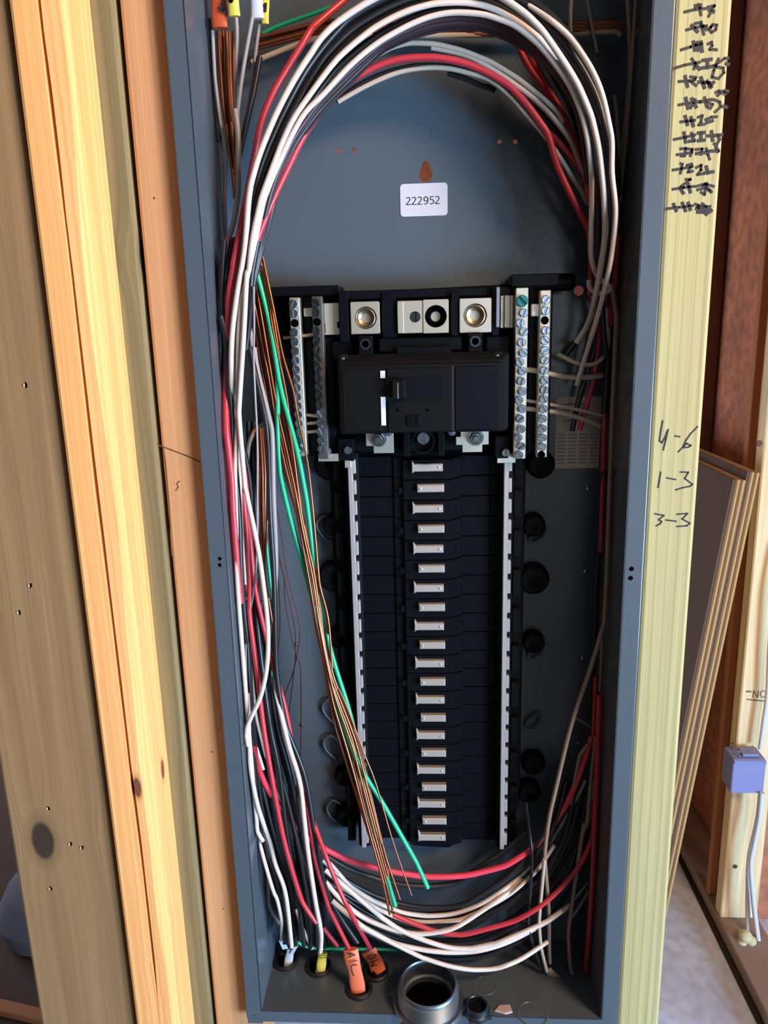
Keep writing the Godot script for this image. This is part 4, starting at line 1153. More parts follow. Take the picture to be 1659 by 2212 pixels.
func tags() -> void:
	var fy := LIFT + 0.014
	var cc := pty(776, 2138, fy)
	var z := cc.z
	var a := pt(757, 2050, z - 0.004)
	var b := pt(774, 2140, z + 0.002)
	var o := tape("cable_tag", "long orange tape tag marked A/C at the bottom", "tape_orange", a, b, 0.0150)
	tag_marks(o, [[749.5, 2057.5, 758, 2060, 766.5, 2062.5, 759, 2066, 750.8, 2069], [756.5, 2059.5, 757, 2067], [754, 2079, 770.5, 2074.7], [771, 2084.7, 761, 2084.7, 758.6, 2088, 760, 2099, 764, 2108]], a, b, 0.0011, 0.0150)
	var tl := Shape.new()
	tl.tube(PackedVector3Array([b, Vector3(cc.x, fy - 0.005, cc.z)]), 0.0068, 12)
	solid("black_cable", tl.mesh(), "jacket_black", "black cable jacket below the A/C tag", "cable")
	cc = pty(812, 2100, fy)
	a = pt(796, 2052, cc.z - 0.006); b = pt(820, 2098, cc.z + 0.001)
	o = tape("cable_tag", "short orange tape tag marked D/W at the bottom", "tape_orange", a, b, 0.0165, 1.0)
	tag_marks(o, [[795, 2065, 810.5, 2061.5, 811.5, 2067, 802.5, 2072, 795, 2070], [795, 2065, 795, 2070], [816, 2073, 800.5, 2078, 809.5, 2080, 801, 2087, 815, 2084.5]], a, b, 0.0011, 0.0165)
	tl = Shape.new()
	tl.tube(PackedVector3Array([b, Vector3(cc.x, fy - 0.005, cc.z)]), 0.0072, 12)
	solid("black_cable", tl.mesh(), "jacket_black", "black cable jacket below the D/W tag", "cable")
	cc = pty(688, 2090, fy)
	a = pt(697, 2056, cc.z + 0.004); b = pt(693, 2096, cc.z + 0.006)
	o = tape("cable_tag", "yellow tape tag marked 15 at the bottom", "tape_yellow", a, b, 0.0098, 2.0)
	tag_marks(o, [[687, 2060, 706, 2058], [688, 2065, 696, 2064], [699, 2064, 705, 2063], [690, 2070, 697, 2069], [700, 2069, 705, 2067]], a, b, 0.0008, 0.0098)
	tl = Shape.new()
	tl.tube(PackedVector3Array([b, Vector3(cc.x, fy - 0.005, cc.z)]), 0.0058, 12)
	solid("black_cable", tl.mesh(), "jacket_black", "black cable jacket below the yellow tag", "cable")
	cc = pty(617, 2077, fy)
	a = pt(628, 2050, cc.z); b = pt(620, 2094, cc.z + 0.004)
	o = tape("cable_tag", "crumpled white tape tag at the bottom left", "tape_white", a, b, 0.0085, 3.0)
	var flap := Shape.new()
	flap.box(pt(636, 2050, cc.z + 0.003), Vector3(0.0035, 0.016, 0.0008), 0.0002, Basis(Vector3(0, 0, 1), -0.5))
	flap.box(pt(612, 2040, cc.z + 0.003), Vector3(0.006, 0.012, 0.0008), 0.0002, Basis(Vector3(0, 0, 1), 0.3))
	add("torn_flap", flap.mesh(), "tape_white", o)
	# tags hanging at the top
	for q in [["orange tape tag at the upper left with a dark smudge", "tape_rust", 466, -60, 476, 62, -0.050, 0.0125, [[480, 15, 484, 22], [474, 18, 486, 25], [478, 8, 482, 12]]], ["yellow tape tag next to the orange one at the top, with a black dot", "tape_yellow", 500, -60, 506, 34, -0.044, 0.0092, [[495, 0, 500, 4], [497, 3, 502, 1]]], ["white tape tag between the two yellow ones at the top", "tape_white", 552, -60, 556, 40, -0.046, 0.0098, [[548, -20, 556, -20]]], ["yellow tape tag right of the white one at the top, with a black mark", "tape_yellow", 574, -60, 573, 52, -0.049, 0.0060, [[571, 10, 573, 16, 572, 24], [574, 8, 573, 22]]]]:
		a = pt(q[2], q[3], q[6]); b = pt(q[4], q[5], q[6])
		o = tape("cable_tag", q[0], q[1], a, b, q[7], q[2])
		tag_marks(o, q[8], a, b, 0.0020, q[7])
		var up := Shape.new()
		up.tube(PackedVector3Array([a + Vector3(0, -0.004, 0), Vector3(a.x, LIFT + 1.012, a.z)]), q[7] * 0.3, 10)
		add("cable_jacket", up.mesh(), "jacket_black", o)
	# tangle of yellow and tan tags in the dark lower right corner
	a = pt(1182, 2092, -0.050); b = pt(1222, 2135, -0.045)
	tape("cable_tag", "dim tan tape tag in the dark lower right corner", "tan", a, b, 0.008, 1.5)
	a = pt(1226, 2128, -0.046); b = pt(1240, 2205, -0.036)
	tape("cable_tag", "dim yellow tape tag in the dark lower right corner", "tape_yellow", a, b, 0.0075, 2.5)

# ---------- the wires, one object each ----------
func wires() -> void:
	wire("white_wire", "white", 2.36, [-20, -14, -12, -9, -9, -10, -10, -10, -12, -15, -28, -60], [506,954, 502,889, 500,798, 500,759, 503,706, 513,629, 528,539, 538,422, 549,371, 565,321, 595,249, 625,190, 651,146, 673,113, 687,91, 704,71, 733,45, 787,9, 845,-21, 869,-32, 881,-35, 919,-43, 945,-46, 971,-45, 997,-41, 1022,-36, 1034,-32, 1058,-21, 1092,-1, 1134,29, 1153,47, 1171,66, 1194,98, 1223,141, 1243,174, 1255,198, 1275,246, 1282,271, 1291,309, 1297,348, 1304,413, 1307,478, 1306,517, 1301,556, 1290,620, 1279,671, 1271,696, 1266,708, 1245,741], "thick white wire in front at the top, ending above the stub beside the screw bars")
	wire("white_wire", "white", 2.15, [-34, -20, -13, -12, -11, -10, -10, -10, -9], [1283,275, 1264,226, 1240,180, 1226,158, 1203,127, 1178,97, 1159,78, 1118,47, 1096,34, 1072,22, 1048,13, 1036,10, 1010,6, 984,5, 958,6, 932,9, 894,19, 870,28, 846,39, 812,58, 791,73, 751,106, 715,143, 653,227, 632,260, 615,295, 600,331, 568,417, 561,442, 545,518, 538,581, 537,587, 535,586, 534,589, 532,610, 526,727, 517,870, 517,909, 528,1039, 532,1064, 556,1179, 566,1243, 577,1334, 579,1399, 575,1451, 567,1489, 559,1514, 533,1573, 522,1611], "long white wire down the left bundle whose loose tip hooks left across the red wire")
	wire("white_wire", "white", 2.07, [-50, -36, -18, -17, -18, -16, -15, -14, -14, -13, -13, -13, -14, -16, -20], [1272,605, 1272,615, 1276,624, 1284,631, 1295,634, 1307,632, 1316,628, 1320,623, 1317,618, 1299,605, 1291,596, 1285,585, 1278,560, 1276,534, 1278,417, 1276,365, 1269,301, 1257,250, 1244,214, 1233,190, 1220,168, 1197,136, 1172,106, 1154,88, 1123,63, 1101,50, 1077,41, 1052,33, 1027,29, 988,27, 962,29, 937,34, 912,42, 876,58, 831,83, 799,105, 769,130, 741,157, 697,205, 669,232, 653,252, 640,274, 622,309, 590,380, 576,416, 568,441, 546,543, 524,645, 519,683, 516,722, 514,813, 514,891, 508,1021, 510,1125, 511,1216, 506,1320, 511,1424, 513,1515, 520,1658, 530,1736, 537,1761, 541,1773, 553,1796, 568,1817], "white wire whose end curls into a small ring near the right screw bars")
	wire("white_wire", "white", 1.99, [-30, -16, -9, -9, -14, -20, -40, -70], [1095,-16, 1162,25, 1194,47, 1223,72, 1240,92, 1255,113, 1276,146, 1293,182, 1305,219, 1316,270, 1322,308, 1322,373, 1329,438, 1329,477, 1324,529, 1316,580, 1298,656, 1280,719, 1245,831], "white wire along the outer rim of the loop, thin and bright on its outside edge")
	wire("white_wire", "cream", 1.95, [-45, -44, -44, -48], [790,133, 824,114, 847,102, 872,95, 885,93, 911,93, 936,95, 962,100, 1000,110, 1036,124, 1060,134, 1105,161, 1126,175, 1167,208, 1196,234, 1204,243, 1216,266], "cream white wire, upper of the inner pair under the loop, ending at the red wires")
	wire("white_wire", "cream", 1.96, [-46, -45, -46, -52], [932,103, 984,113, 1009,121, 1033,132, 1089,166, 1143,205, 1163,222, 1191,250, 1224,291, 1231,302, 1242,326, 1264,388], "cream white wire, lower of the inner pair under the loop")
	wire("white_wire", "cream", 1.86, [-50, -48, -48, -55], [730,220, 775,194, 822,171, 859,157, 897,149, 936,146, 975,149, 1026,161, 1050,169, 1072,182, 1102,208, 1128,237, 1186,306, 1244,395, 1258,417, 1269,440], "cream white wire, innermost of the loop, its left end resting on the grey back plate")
	wire("black_wire", "black", 1.87, [-52, -50, -50, -57], [726,218, 758,195, 791,175, 827,159, 865,148, 904,141, 943,141, 982,144, 1020,152, 1045,158, 1057,163, 1079,177, 1099,194, 1136,231, 1209,323], "black wire hugging the top of the innermost cream wire")
	wire("black_wire", "black", 2.10, [-60, -62], [966,158, 1005,170, 1040,185, 1048,188, 1055,188, 1070,197], "black wire hidden just below the innermost cream wire at the crown")
	wire("red_wire", "red", 2.70, [-56, -26, -20, -18, -20], [790,-40, 692,44, 674,61, 660,83, 599,183, 582,218, 572,242, 564,267, 558,292, 544,369, 521,484, 503,575, 505,570, 498,612, 495,638, 490,755], "red wire along the left outer side of the loop, left of the first white wire")
	wire("red_wire", "red", 2.66, [-30, -34, -42, -42, -44, -50, -66], [538,610, 542,571, 546,546, 554,521, 587,437, 626,354, 649,307, 669,274, 707,221, 724,201, 742,184, 789,155, 813,143, 837,134, 862,128, 888,125, 927,124, 953,126, 991,133, 1028,145, 1063,162, 1096,183, 1115,201, 1141,230, 1172,272, 1185,294, 1199,344, 1208,368, 1230,415, 1266,485, 1275,509, 1277,522, 1279,547, 1274,638], "red wire forming the inner red arch above the number sticker")
	wire("red_wire", "red", 2.31, [-62, -60, -58, -58], [1118,92, 1127,116, 1139,140, 1168,184, 1181,207, 1192,231, 1200,257], "short red wire going up behind the loop at upper right")
	wire("red_wire", "red", 2.41, [-66, -60, -54, -50], [1132,89, 1161,149, 1207,230, 1230,278, 1246,314, 1259,352, 1266,378, 1270,404, 1272,444], "long red wire dropping from behind the loop to beside the white wire ring")
	wire("red_wire", "red", 2.28, [-54, -52, -52], [1187,286, 1223,325, 1255,368, 1265,392, 1271,418], "red wire merging at an angle under the long white wire at right")
	wire("red_wire", "red", 2.25, [-70, -74, -76], [1274,532, 1277,570, 1279,635, 1283,661, 1292,699, 1294,712, 1294,738, 1289,776, 1277,840, 1252,928], "dark red wire with its cut end hanging over the grey data label")
	wire("red_wire", "red", 2.71, [-50, -56, -62], [1334,507, 1360,625, 1371,670, 1375,702], "red wire running into the right flange shadow beside the wire ring")
	wire("red_wire", "red", 2.13, [-72, -74, -70, -66], [1312,626, 1319,705, 1321,784, 1320,903, 1322,1009, 1324,1101, 1322,1193], "red wire hanging straight down beside the grey data label")
	wire("red_wire", "red", 2.52, [-62, -60], [1321,1463, 1300,1592], "red wire, upper short length in the dark lower right corner")
	wire("red_wire", "red", 2.66, [-44, -40, -40, -50], [1331,1503, 1321,1555, 1316,1594, 1308,1698, 1302,1785, 1302,1787, 1301,1780, 1293,1890, 1282,1981, 1282,2073, 1278,2125], "red wire along the inner side of the right flange, running down to the bottom")
	wire("red_wire", "red", 2.98, [-58, -40, -13, -12, -12, -16], [484,556, 476,687, 474,766, 483,910, 494,974, 501,1040, 504,1105, 504,1236, 510,1302], "thickest bright red wire at the far left of the bundle")
	wire("red_wire", "red", 2.36, [-24, -20, -18, -15, -13, -14, -18], [525,1063, 529,1102, 534,1180, 539,1258, 539,1310, 540,1336, 555,1452, 569,1569, 588,1685, 610,1800, 626,1863, 637,1901, 645,1926, 654,1950, 668,1972, 683,1993], "red wire down the whole lower left bundle, curving right toward the yellow tag")
	wire("red_wire", "red", 2.20, [-28, -26, -30, -34, -34, -26, -22, -30], [531,1090, 540,1167, 548,1245, 556,1296, 589,1435, 611,1510, 620,1548, 645,1675, 665,1751, 676,1828, 683,1866, 708,1954, 718,1977, 753,2047], "red wire leading down into the orange tag marked A/C")
	wire("red_wire", "red", 2.18, [-40, -32, -20, -13, -11, -11, -14, -42], [653,1705, 679,1781, 707,1857, 732,1919, 755,1967, 800,2049], "red wire leading down into the orange tag marked D/W")
	wire("red_wire", "pink", 2.88, [-26, -40, -44, -46, -50, -58, -62], [546,1609, 551,1635, 558,1660, 568,1684, 580,1707, 594,1729, 643,1791, 662,1809, 672,1816, 706,1836, 739,1852, 755,1859, 789,1869, 840,1881, 891,1890, 917,1893, 956,1894, 996,1892, 1022,1888, 1060,1879, 1085,1872, 1097,1867, 1119,1854, 1141,1839, 1161,1822, 1178,1803, 1194,1782, 1216,1749, 1228,1726, 1249,1678, 1279,1591], "thick pinkish red wire bowing along the bottom loop under the black breaker bus")
	wire("red_wire", "red", 2.44, [-34, -30, -34, -44, -50], [850,1976, 886,1992, 936,2010, 962,2016, 988,2019, 1012,2017, 1087,1997, 1112,1989, 1136,1977, 1169,1956, 1200,1930, 1227,1902, 1251,1870, 1264,1847, 1279,1810, 1286,1785, 1295,1733], "red wire low in the bottom loop among the white wires")
	wire("red_wire", "red", 2.23, [-40, -36], [698,2004, 730,2044], "short red stub left of the orange tag marked A/C")
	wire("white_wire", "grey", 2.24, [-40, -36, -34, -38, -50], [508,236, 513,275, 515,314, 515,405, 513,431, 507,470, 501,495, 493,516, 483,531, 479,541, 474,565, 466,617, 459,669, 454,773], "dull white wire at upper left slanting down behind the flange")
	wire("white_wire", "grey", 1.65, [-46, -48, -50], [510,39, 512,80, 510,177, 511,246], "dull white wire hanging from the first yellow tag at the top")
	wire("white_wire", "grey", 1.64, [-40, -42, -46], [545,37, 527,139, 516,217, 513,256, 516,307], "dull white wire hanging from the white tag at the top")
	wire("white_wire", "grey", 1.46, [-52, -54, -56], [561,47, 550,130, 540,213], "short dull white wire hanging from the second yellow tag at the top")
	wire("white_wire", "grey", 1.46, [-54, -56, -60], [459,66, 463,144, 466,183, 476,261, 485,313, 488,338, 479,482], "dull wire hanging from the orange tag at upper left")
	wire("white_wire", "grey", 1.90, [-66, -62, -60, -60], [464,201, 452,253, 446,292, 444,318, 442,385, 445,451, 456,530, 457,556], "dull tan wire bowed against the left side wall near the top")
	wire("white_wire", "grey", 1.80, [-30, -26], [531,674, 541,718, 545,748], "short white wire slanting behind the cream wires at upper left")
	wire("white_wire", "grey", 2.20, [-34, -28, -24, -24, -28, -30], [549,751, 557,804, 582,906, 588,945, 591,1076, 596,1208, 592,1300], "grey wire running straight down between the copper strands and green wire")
	wire("grey_wire", "grey", 0.98, [-20, -18, -18, -18, -22], [548,619, 549,698, 548,777, 552,869, 556,961, 556,1092, 555,1184, 548,1276, 532,1379, 522,1497], "thin grey wire straight down the middle of the left bundle then crossing left")
	wire("white_wire", "white", 1.79, [-34, -22, -20, -20], [516,927, 518,1021, 520,1115, 531,1262], "white wire segment beside the red wires in the middle of the left bundle")
	wire("white_wire", "lilac", 1.57, [-22, -18, -16, -16], [515,1207, 513,1275, 518,1342, 521,1489, 524,1530], "pale lilac white wire right beside the long white wire at the left edge")
	wire("white_wire", "white", 2.17, [-20, -14, -12, -16, -26, -22, -20, -26], [523,1497, 532,1614, 540,1666, 557,1742, 582,1817, 595,1867, 609,1903, 616,1928, 622,1967, 630,2045], "white wire running down to the right side of the white bottom tag")
	wire("white_wire", "white", 1.89, [-40, -20, -18, -24, -34], [529,1787, 544,1823, 588,1918, 598,1942, 607,1980, 609,2006, 608,2033], "white wire bowing off the left side wall to the white bottom tag")
	wire("white_wire", "grey", 1.65, [-50, -46, -44], [572,1834, 576,1873, 578,1925, 581,1951, 590,1975, 604,1996], "dull white wire curving low along the left side wall")
	wire("white_wire", "white", 2.28, [-44, -40, -28, -20, -14, -12, -12, -16, -24], [591,1334, 594,1452, 596,1491, 601,1517, 616,1580, 626,1618, 642,1668, 648,1693, 652,1719, 663,1823, 680,1940, 692,2004, 694,2030, 692,2056], "white wire in front running down into the yellow tag marked 15")
	wire("white_wire", "white", 1.72, [-40, -34, -36], [639,1964, 652,2001, 674,2049], "short white wire beside the yellow tag at bottom left")
	wire("white_wire", "white", 1.63, [-44, -38, -34, -40], [528,1289, 538,1394, 547,1486, 554,1551, 576,1641, 580,1653, 608,1712], "thin white wire showing on both sides of the lower red wire")
	wire("white_wire", "white", 1.84, [-34, -40, -50], [589,1694, 610,1733, 642,1783], "white wire crossing over the pink wire in the lower left bundle")
	wire("white_wire", "grey", 1.67, [-52, -56, -58], [606,1790, 631,1821, 650,1840, 680,1866], "greyish white wire, upper of two slanting behind the lower left bundle")
	wire("white_wire", "grey", 1.67, [-54, -58, -60], [608,1808, 665,1888], "greyish white wire, lower of two slanting behind the lower left bundle")
	wire("white_wire", "white", 1.61, [-36, -30], [549,1605, 569,1663], "thin white wire beside the start of the pink wire")
	wire("white_wire", "white", 2.27, [-40, -40, -42, -44, -56, -66], [711,1864, 746,1903, 765,1920, 798,1941, 833,1958, 870,1971, 908,1977, 934,1978, 973,1975, 1010,1965, 1046,1949, 1079,1928, 1121,1897, 1149,1871, 1166,1851, 1188,1819, 1214,1774], "white wire, uppermost of the bottom loop, rising at right beyond the bus")
	wire("white_wire", "white", 2.05, [-42, -40, -46, -54], [850,1977, 887,1988, 913,1991, 939,1991, 991,1987, 1022,1975, 1045,1964, 1080,1945, 1102,1931, 1122,1915, 1151,1889, 1168,1869, 1197,1826], "white wire, second from the top at the right half of the bottom loop")
	wire("white_wire", "white", 2.43, [-34, -30, -28, -30, -40, -52], [703,1904, 719,1925, 737,1944, 767,1970, 789,1984, 813,1995, 850,2008, 888,2016, 915,2017, 953,2012, 988,2001, 1037,1970, 1080,1940, 1102,1925, 1132,1900], "thick white wire sweeping across the middle of the bottom loop over the red one")
	wire("white_wire", "white", 2.41, [-26, -22, -24, -28, -40, -54], [717,1945, 776,1996, 809,2016, 844,2034, 868,2042, 907,2050, 932,2054, 971,2057, 1010,2056, 1036,2053, 1061,2047, 1086,2039, 1122,2023, 1179,1992, 1201,1978, 1232,1954], "white wire, lower of the close pair at the bottom of the loop")
	wire("white_wire", "white", 2.41, [-32, -28, -26, -30, -42], [702,1879, 814,1973, 835,1989, 857,2004, 880,2016, 917,2031, 955,2043, 981,2048, 1008,2049, 1021,2048, 1060,2040, 1085,2033, 1170,1996, 1193,1982, 1214,1967], "white wire, upper of the close pair at the bottom of the loop")
	wire("white_wire", "white", 2.19, [-24, -20, -18, -24, -44], [778,2002, 896,2061, 920,2071, 968,2086, 1014,2094, 1054,2094, 1080,2090, 1092,2086, 1128,2070, 1183,2034], "lowest white wire of the bottom loop, sagging over the bottom plate")
	wire("white_wire", "white", 2.22, [-38, -36, -34, -34], [730,1911, 798,1953, 833,1971, 858,1982, 945,2014], "white wire lying between the upper white and the middle white of the bottom loop")
	wire("white_wire", "grey", 1.82, [-36, -38], [696,1858, 730,1890], "short pale wire at the left start of the bottom loop")
	wire("green_wire", "green", 1.67, [-44, -50, -58, -62, -64], [615,2004, 630,2024, 639,2033, 650,2039, 662,2044, 675,2047, 714,2049, 833,2051, 911,2054, 964,2052, 1003,2048, 1055,2040, 1081,2035, 1106,2028], "green wire low across the bottom behind the orange tags")
	wire("black_wire", "black", 2.70, [-44, -50, -56, -64], [709,1850, 731,1864, 754,1876, 790,1890, 828,1902, 866,1910, 892,1913, 931,1914, 957,1912, 983,1908, 994,1904, 1004,1898, 1021,1882, 1031,1875, 1065,1854, 1097,1832, 1136,1798], "black wire just below the pinkish red wire in the bottom loop")
	wire("green_wire", "green", 2.11, [-46, -38, -32, -30, -30, -28, -28, -24], [551,574, 577,675, 592,752, 607,841, 640,967, 658,1056, 666,1108, 677,1198, 687,1275, 696,1326, 721,1428, 748,1514, 762,1565, 772,1616, 786,1706, 794,1744, 828,1869, 854,1957], "green wire passing in front of the screw bars then hidden in the copper strands")
	wire("green_wire", "green", 2.19, [-40, -34, -32, -30, -24, -16, -8], [597,755, 600,833, 600,925, 604,1003, 609,1042, 630,1130, 665,1256, 693,1370, 713,1473, 719,1498, 758,1609, 772,1645, 791,1679, 826,1734, 891,1848, 903,1871, 924,1918], "green wire ending loose in front of the bottom of the black bus")
	wire("green_wire", "green", 1.23, [-44, -42, -44], [571,1126, 580,1220, 590,1314, 589,1381, 585,1475], "short green wire deep in the left bundle")
	wire("green_wire", "green", 1.49, [-74, -70, -66], [568,72, 604,55, 681,28, 744,4], "green wire across the top behind the loop")
	wire("copper_wire", "copper", 1.20, [-50, -40, -32, -28, -24, -18, -12], [545,669, 561,772, 575,849, 589,926, 609,1001, 635,1089, 642,1114, 665,1242, 683,1358, 698,1421, 720,1549, 737,1612, 776,1736, 815,1861, 828,1911, 842,1975], "bare left edge strand of the copper bundle across the bus")
	wire("copper_wire", "copper", 1.19, [-47, -37, -29, -25, -21, -15, -9], [549,652, 566,741, 581,818, 598,921, 617,1010, 640,1099, 656,1188, 670,1265, 683,1342, 699,1419, 715,1496, 724,1534, 761,1658, 791,1772, 829,1910], "bare second strand from the left of the long copper bundle")
	wire("copper_wire", "copper", 1.20, [-52, -42, -34, -30, -26, -20, -14], [553,634, 570,724, 586,813, 602,916, 618,992, 641,1094, 658,1183, 675,1273, 687,1350, 710,1464, 725,1528, 764,1652, 793,1765, 829,1890, 848,1966], "bare copper strand in the middle of the long bundle, shining at its bend")
	wire("copper_wire", "copper", 1.19, [-46, -36, -28, -24, -20, -14, -8], [555,626, 577,755, 599,883, 619,972, 638,1061, 655,1151, 676,1253, 689,1343, 709,1446, 725,1509, 751,1583, 767,1633, 802,1771, 835,1898], "bare copper strand twisted over the middle of the long bundle")
	wire("copper_wire", "copper", 1.21, [-53, -43, -35, -31, -27, -21, -15], [560,604, 585,745, 607,874, 632,1002, 653,1131, 677,1246, 694,1363, 708,1440, 726,1503, 753,1576, 768,1626, 805,1765, 838,1891], "bare copper strand on the right side of the long bundle")
	wire("copper_wire", "copper", 1.20, [-48, -38, -30, -26, -22, -16, -10], [564,590, 583,692, 599,782, 616,884, 633,974, 652,1115, 679,1242, 694,1359, 704,1410, 712,1448, 724,1485, 757,1570, 773,1619, 805,1745, 823,1821], "bare copper strand lying closest to the inner green wire")
	wire("copper_wire", "copper", 1.20, [-51, -41, -33, -29, -25, -19, -13], [569,566, 584,643, 598,734, 610,811, 621,889, 634,966, 650,1096, 658,1135, 682,1236, 696,1353, 705,1405, 715,1442, 727,1480, 757,1552, 765,1577, 779,1627, 804,1729, 828,1831, 843,1881, 864,1943], "bare right edge strand of the long copper bundle")
	wire("copper_wire", "copper", 1.11, [-46, -36, -34, -30, -26, -22], [564,538, 591,667, 606,744, 615,782, 634,845, 643,897, 662,987, 671,1052, 681,1157, 689,1248, 693,1274, 709,1338, 718,1443], "bare copper wire passing over the screws of the outer left bar")
	wire("copper_wire", "copper", 1.21, [-46, -38, -34, -30, -26], [557,547, 574,610, 590,714, 614,829, 624,894, 631,959, 639,1011, 657,1141, 666,1179, 689,1255, 695,1280, 703,1318, 710,1370], "bare copper wire beside the front green wire")
	wire("copper_wire", "copper", 0.78, [-24, -18, -12, -8], [732,1488, 753,1536, 785,1623, 813,1696, 850,1822, 889,1934], "single thin copper wire hanging apart right of the copper bundle")
	wire("copper_wire", "hair", 0.55, [-62, -66, -70, -72], [591,1072, 601,1110, 621,1240, 641,1317, 648,1355, 647,1382, 638,1433, 631,1459, 612,1508], "hair thin dark copper wire over the back plate, outermost to the right")
	wire("copper_wire", "hair", 0.55, [-62, -66, -70, -72], [596,1171, 615,1249, 632,1328, 638,1367, 639,1394, 638,1421, 629,1501, 624,1540], "hair thin dark copper wire over the back plate, with its tip on the red wire")
	wire("copper_wire", "hair", 0.55, [-62, -66, -70, -72], [598,1198, 607,1223, 614,1248, 616,1299, 633,1389, 645,1425, 648,1438, 650,1464, 650,1582, 649,1634], "hair thin dark copper wire over the back plate, hanging longest and straight")
	wire("copper_wire", "hair", 0.55, [-62, -66, -70, -72], [599,1225, 603,1278, 605,1331, 603,1383, 598,1436], "hair thin dark copper wire over the back plate, close beside the grey wire")
	wire("copper_wire", "copper", 1.12, [-46, -40, -36, -38], [560,927, 564,980, 563,1073, 569,1206, 574,1258, 587,1337, 589,1363, 591,1403, 589,1443], "bare copper strand deep in the left bundle, shining orange")
	wire("copper_wire", "copper", 1.12, [-46, -40, -36, -38], [569,922, 578,1001, 581,1041, 577,1133, 569,1253], "bare copper strand deep in the left bundle, right of the shining one")
	wire("copper_wire", "copper", 1.12, [-46, -40, -36, -38], [557,945, 561,1066, 565,1186, 564,1226, 559,1280], "bare copper strand deep in the left bundle, left of the shining one")
	wire("copper_wire", "copper", 1.12, [-46, -40, -36, -38], [566,924, 572,1001, 573,1040, 570,1171, 566,1262], "bare copper strand deep in the left bundle, behind the shining one")
	wire("copper_wire", "copper", 1.12, [-46, -40, -36, -38], [562,925, 567,1018, 568,1124, 573,1244], "bare copper strand deep in the left bundle, twisting around the shining one")
	wire("copper_wire", "brown", 1.46, [-62, -58, -52], [471,68, 476,146, 482,224, 492,301, 503,379, 508,430], "dark tarnished copper strand hanging under the orange and yellow top tags", "tarnished ground strands at upper left")
	wire("copper_wire", "brown", 1.47, [-65, -61, -52], [475,68, 479,146, 484,224, 494,301, 505,379, 510,430], "dark tarnished copper strand hanging under the orange and yellow top tags", "tarnished ground strands at upper left")
	wire("copper_wire", "brown", 1.47, [-68, -64, -52], [482,68, 485,146, 490,223, 501,327, 512,430], "dark tarnished copper strand hanging under the orange and yellow top tags", "tarnished ground strands at upper left")
	wire("copper_wire", "brown", 1.46, [-62, -58, -52], [489,68, 496,216, 505,323, 514,430], "dark tarnished copper strand hanging under the orange and yellow top tags", "tarnished ground strands at upper left")
	wire("copper_wire", "brown", 1.47, [-65, -61, -52], [495,68, 497,148, 501,229, 508,336, 515,430], "dark tarnished copper strand hanging under the orange and yellow top tags", "tarnished ground strands at upper left")
	wire("copper_wire", "brown", 1.47, [-68, -64, -52], [505,68, 505,162, 506,242, 510,336, 516,430], "dark tarnished copper strand hanging under the orange and yellow top tags", "tarnished ground strands at upper left")
	wire("copper_wire", "brown", 1.50, [-72, -80, -72], [551,82, 615,67, 691,48, 717,45, 782,45, 860,48, 939,51, 1083,55, 1201,51, 1305,47, 1384,45], "dark tarnished copper strand running across the back at the top", "ground strands across the top")
	wire("copper_wire", "brown", 1.51, [-74, -82, -72], [551,88, 678,55, 703,51, 716,50, 782,50, 860,52, 939,55, 1083,59, 1187,55, 1292,51, 1384,50], "dark tarnished copper strand running across the back at the top", "ground strands across the top")
	wire("copper_wire", "brown", 1.51, [-76, -80, -72], [551,94, 678,62, 704,57, 717,56, 782,57, 926,61, 1070,65, 1161,61, 1253,57, 1384,55], "dark tarnished copper strand running across the back at the top", "ground strands across the top")
	wire("copper_wire", "brown", 1.50, [-72, -82, -72], [551,99, 678,67, 717,63, 782,63, 926,68, 1070,72, 1161,66, 1240,62, 1384,59], "dark tarnished copper strand running across the back at the top", "ground strands across the top")
	wire("copper_wire", "brown", 1.50, [-74, -80, -72], [551,106, 665,76, 691,71, 716,68, 795,68, 939,71, 1070,75, 1148,70, 1227,66, 1305,65, 1384,65], "dark tarnished copper strand running across the back at the top", "ground strands across the top")
	wire("white_wire", "cream", 2.15, [-70, -80, -80, -72], [543,135, 653,92, 691,82, 717,79, 808,77, 900,77, 992,76, 1084,75, 1202,73, 1307,69, 1333,70, 1372,76], "cream wire running across the back at the top under the copper strands")
	wire("white_wire", "cream", 1.46, [-56, -56], [612,730, 653,726, 680,722], "short cream wire between the left screw bars, upper of the left bars")
	wire("white_wire", "cream", 1.46, [-56, -56], [661,896, 687,899], "short cream wire between the left screw bars, third from the bottom")
	wire("white_wire", "cream", 1.46, [-56, -56], [661,915, 690,913], "short cream wire between the left screw bars, second from the bottom")
	wire("white_wire", "cream", 1.46, [-56, -56], [659,934, 690,931], "short cream wire between the left screw bars, lowest of all")
	wire("white_wire", "cream", 2.33, [-56, -62, -70, -76], [1113,798, 1152,800, 1204,811, 1230,815, 1269,815, 1309,810], "cream wire leaving the right bars horizontally, uppermost of three")
	wire("white_wire", "cream", 1.48, [-56, -62, -70, -74], [1113,861, 1234,882, 1315,899], "cream wire leaving the right bars, middle and thinnest of three")
	wire("white_wire", "cream", 2.12, [-58, -64, -72, -76], [1113,880, 1182,888, 1209,892, 1262,906, 1315,923], "cream wire leaving the right bars, lowest of three")
	wire("white_wire", "cream", 1.91, [-70, -66, -64, -66], [1205,765, 1240,782, 1252,786, 1265,788, 1277,788, 1289,784, 1298,777, 1306,768, 1311,756, 1314,744, 1315,718, 1312,665], "cream wire bent into a hook right of the screw bars")
	wire("black_wire", "black", 2.82, [-84, -82], [1221,768, 1244,738], "short black stub on the back plate right of the screw bars")
	wire("black_wire", "black", 2.36, [-74, -76], [1285,753, 1253,853, 1236,931], "black wire with a cut end hanging beside the dark red wire")
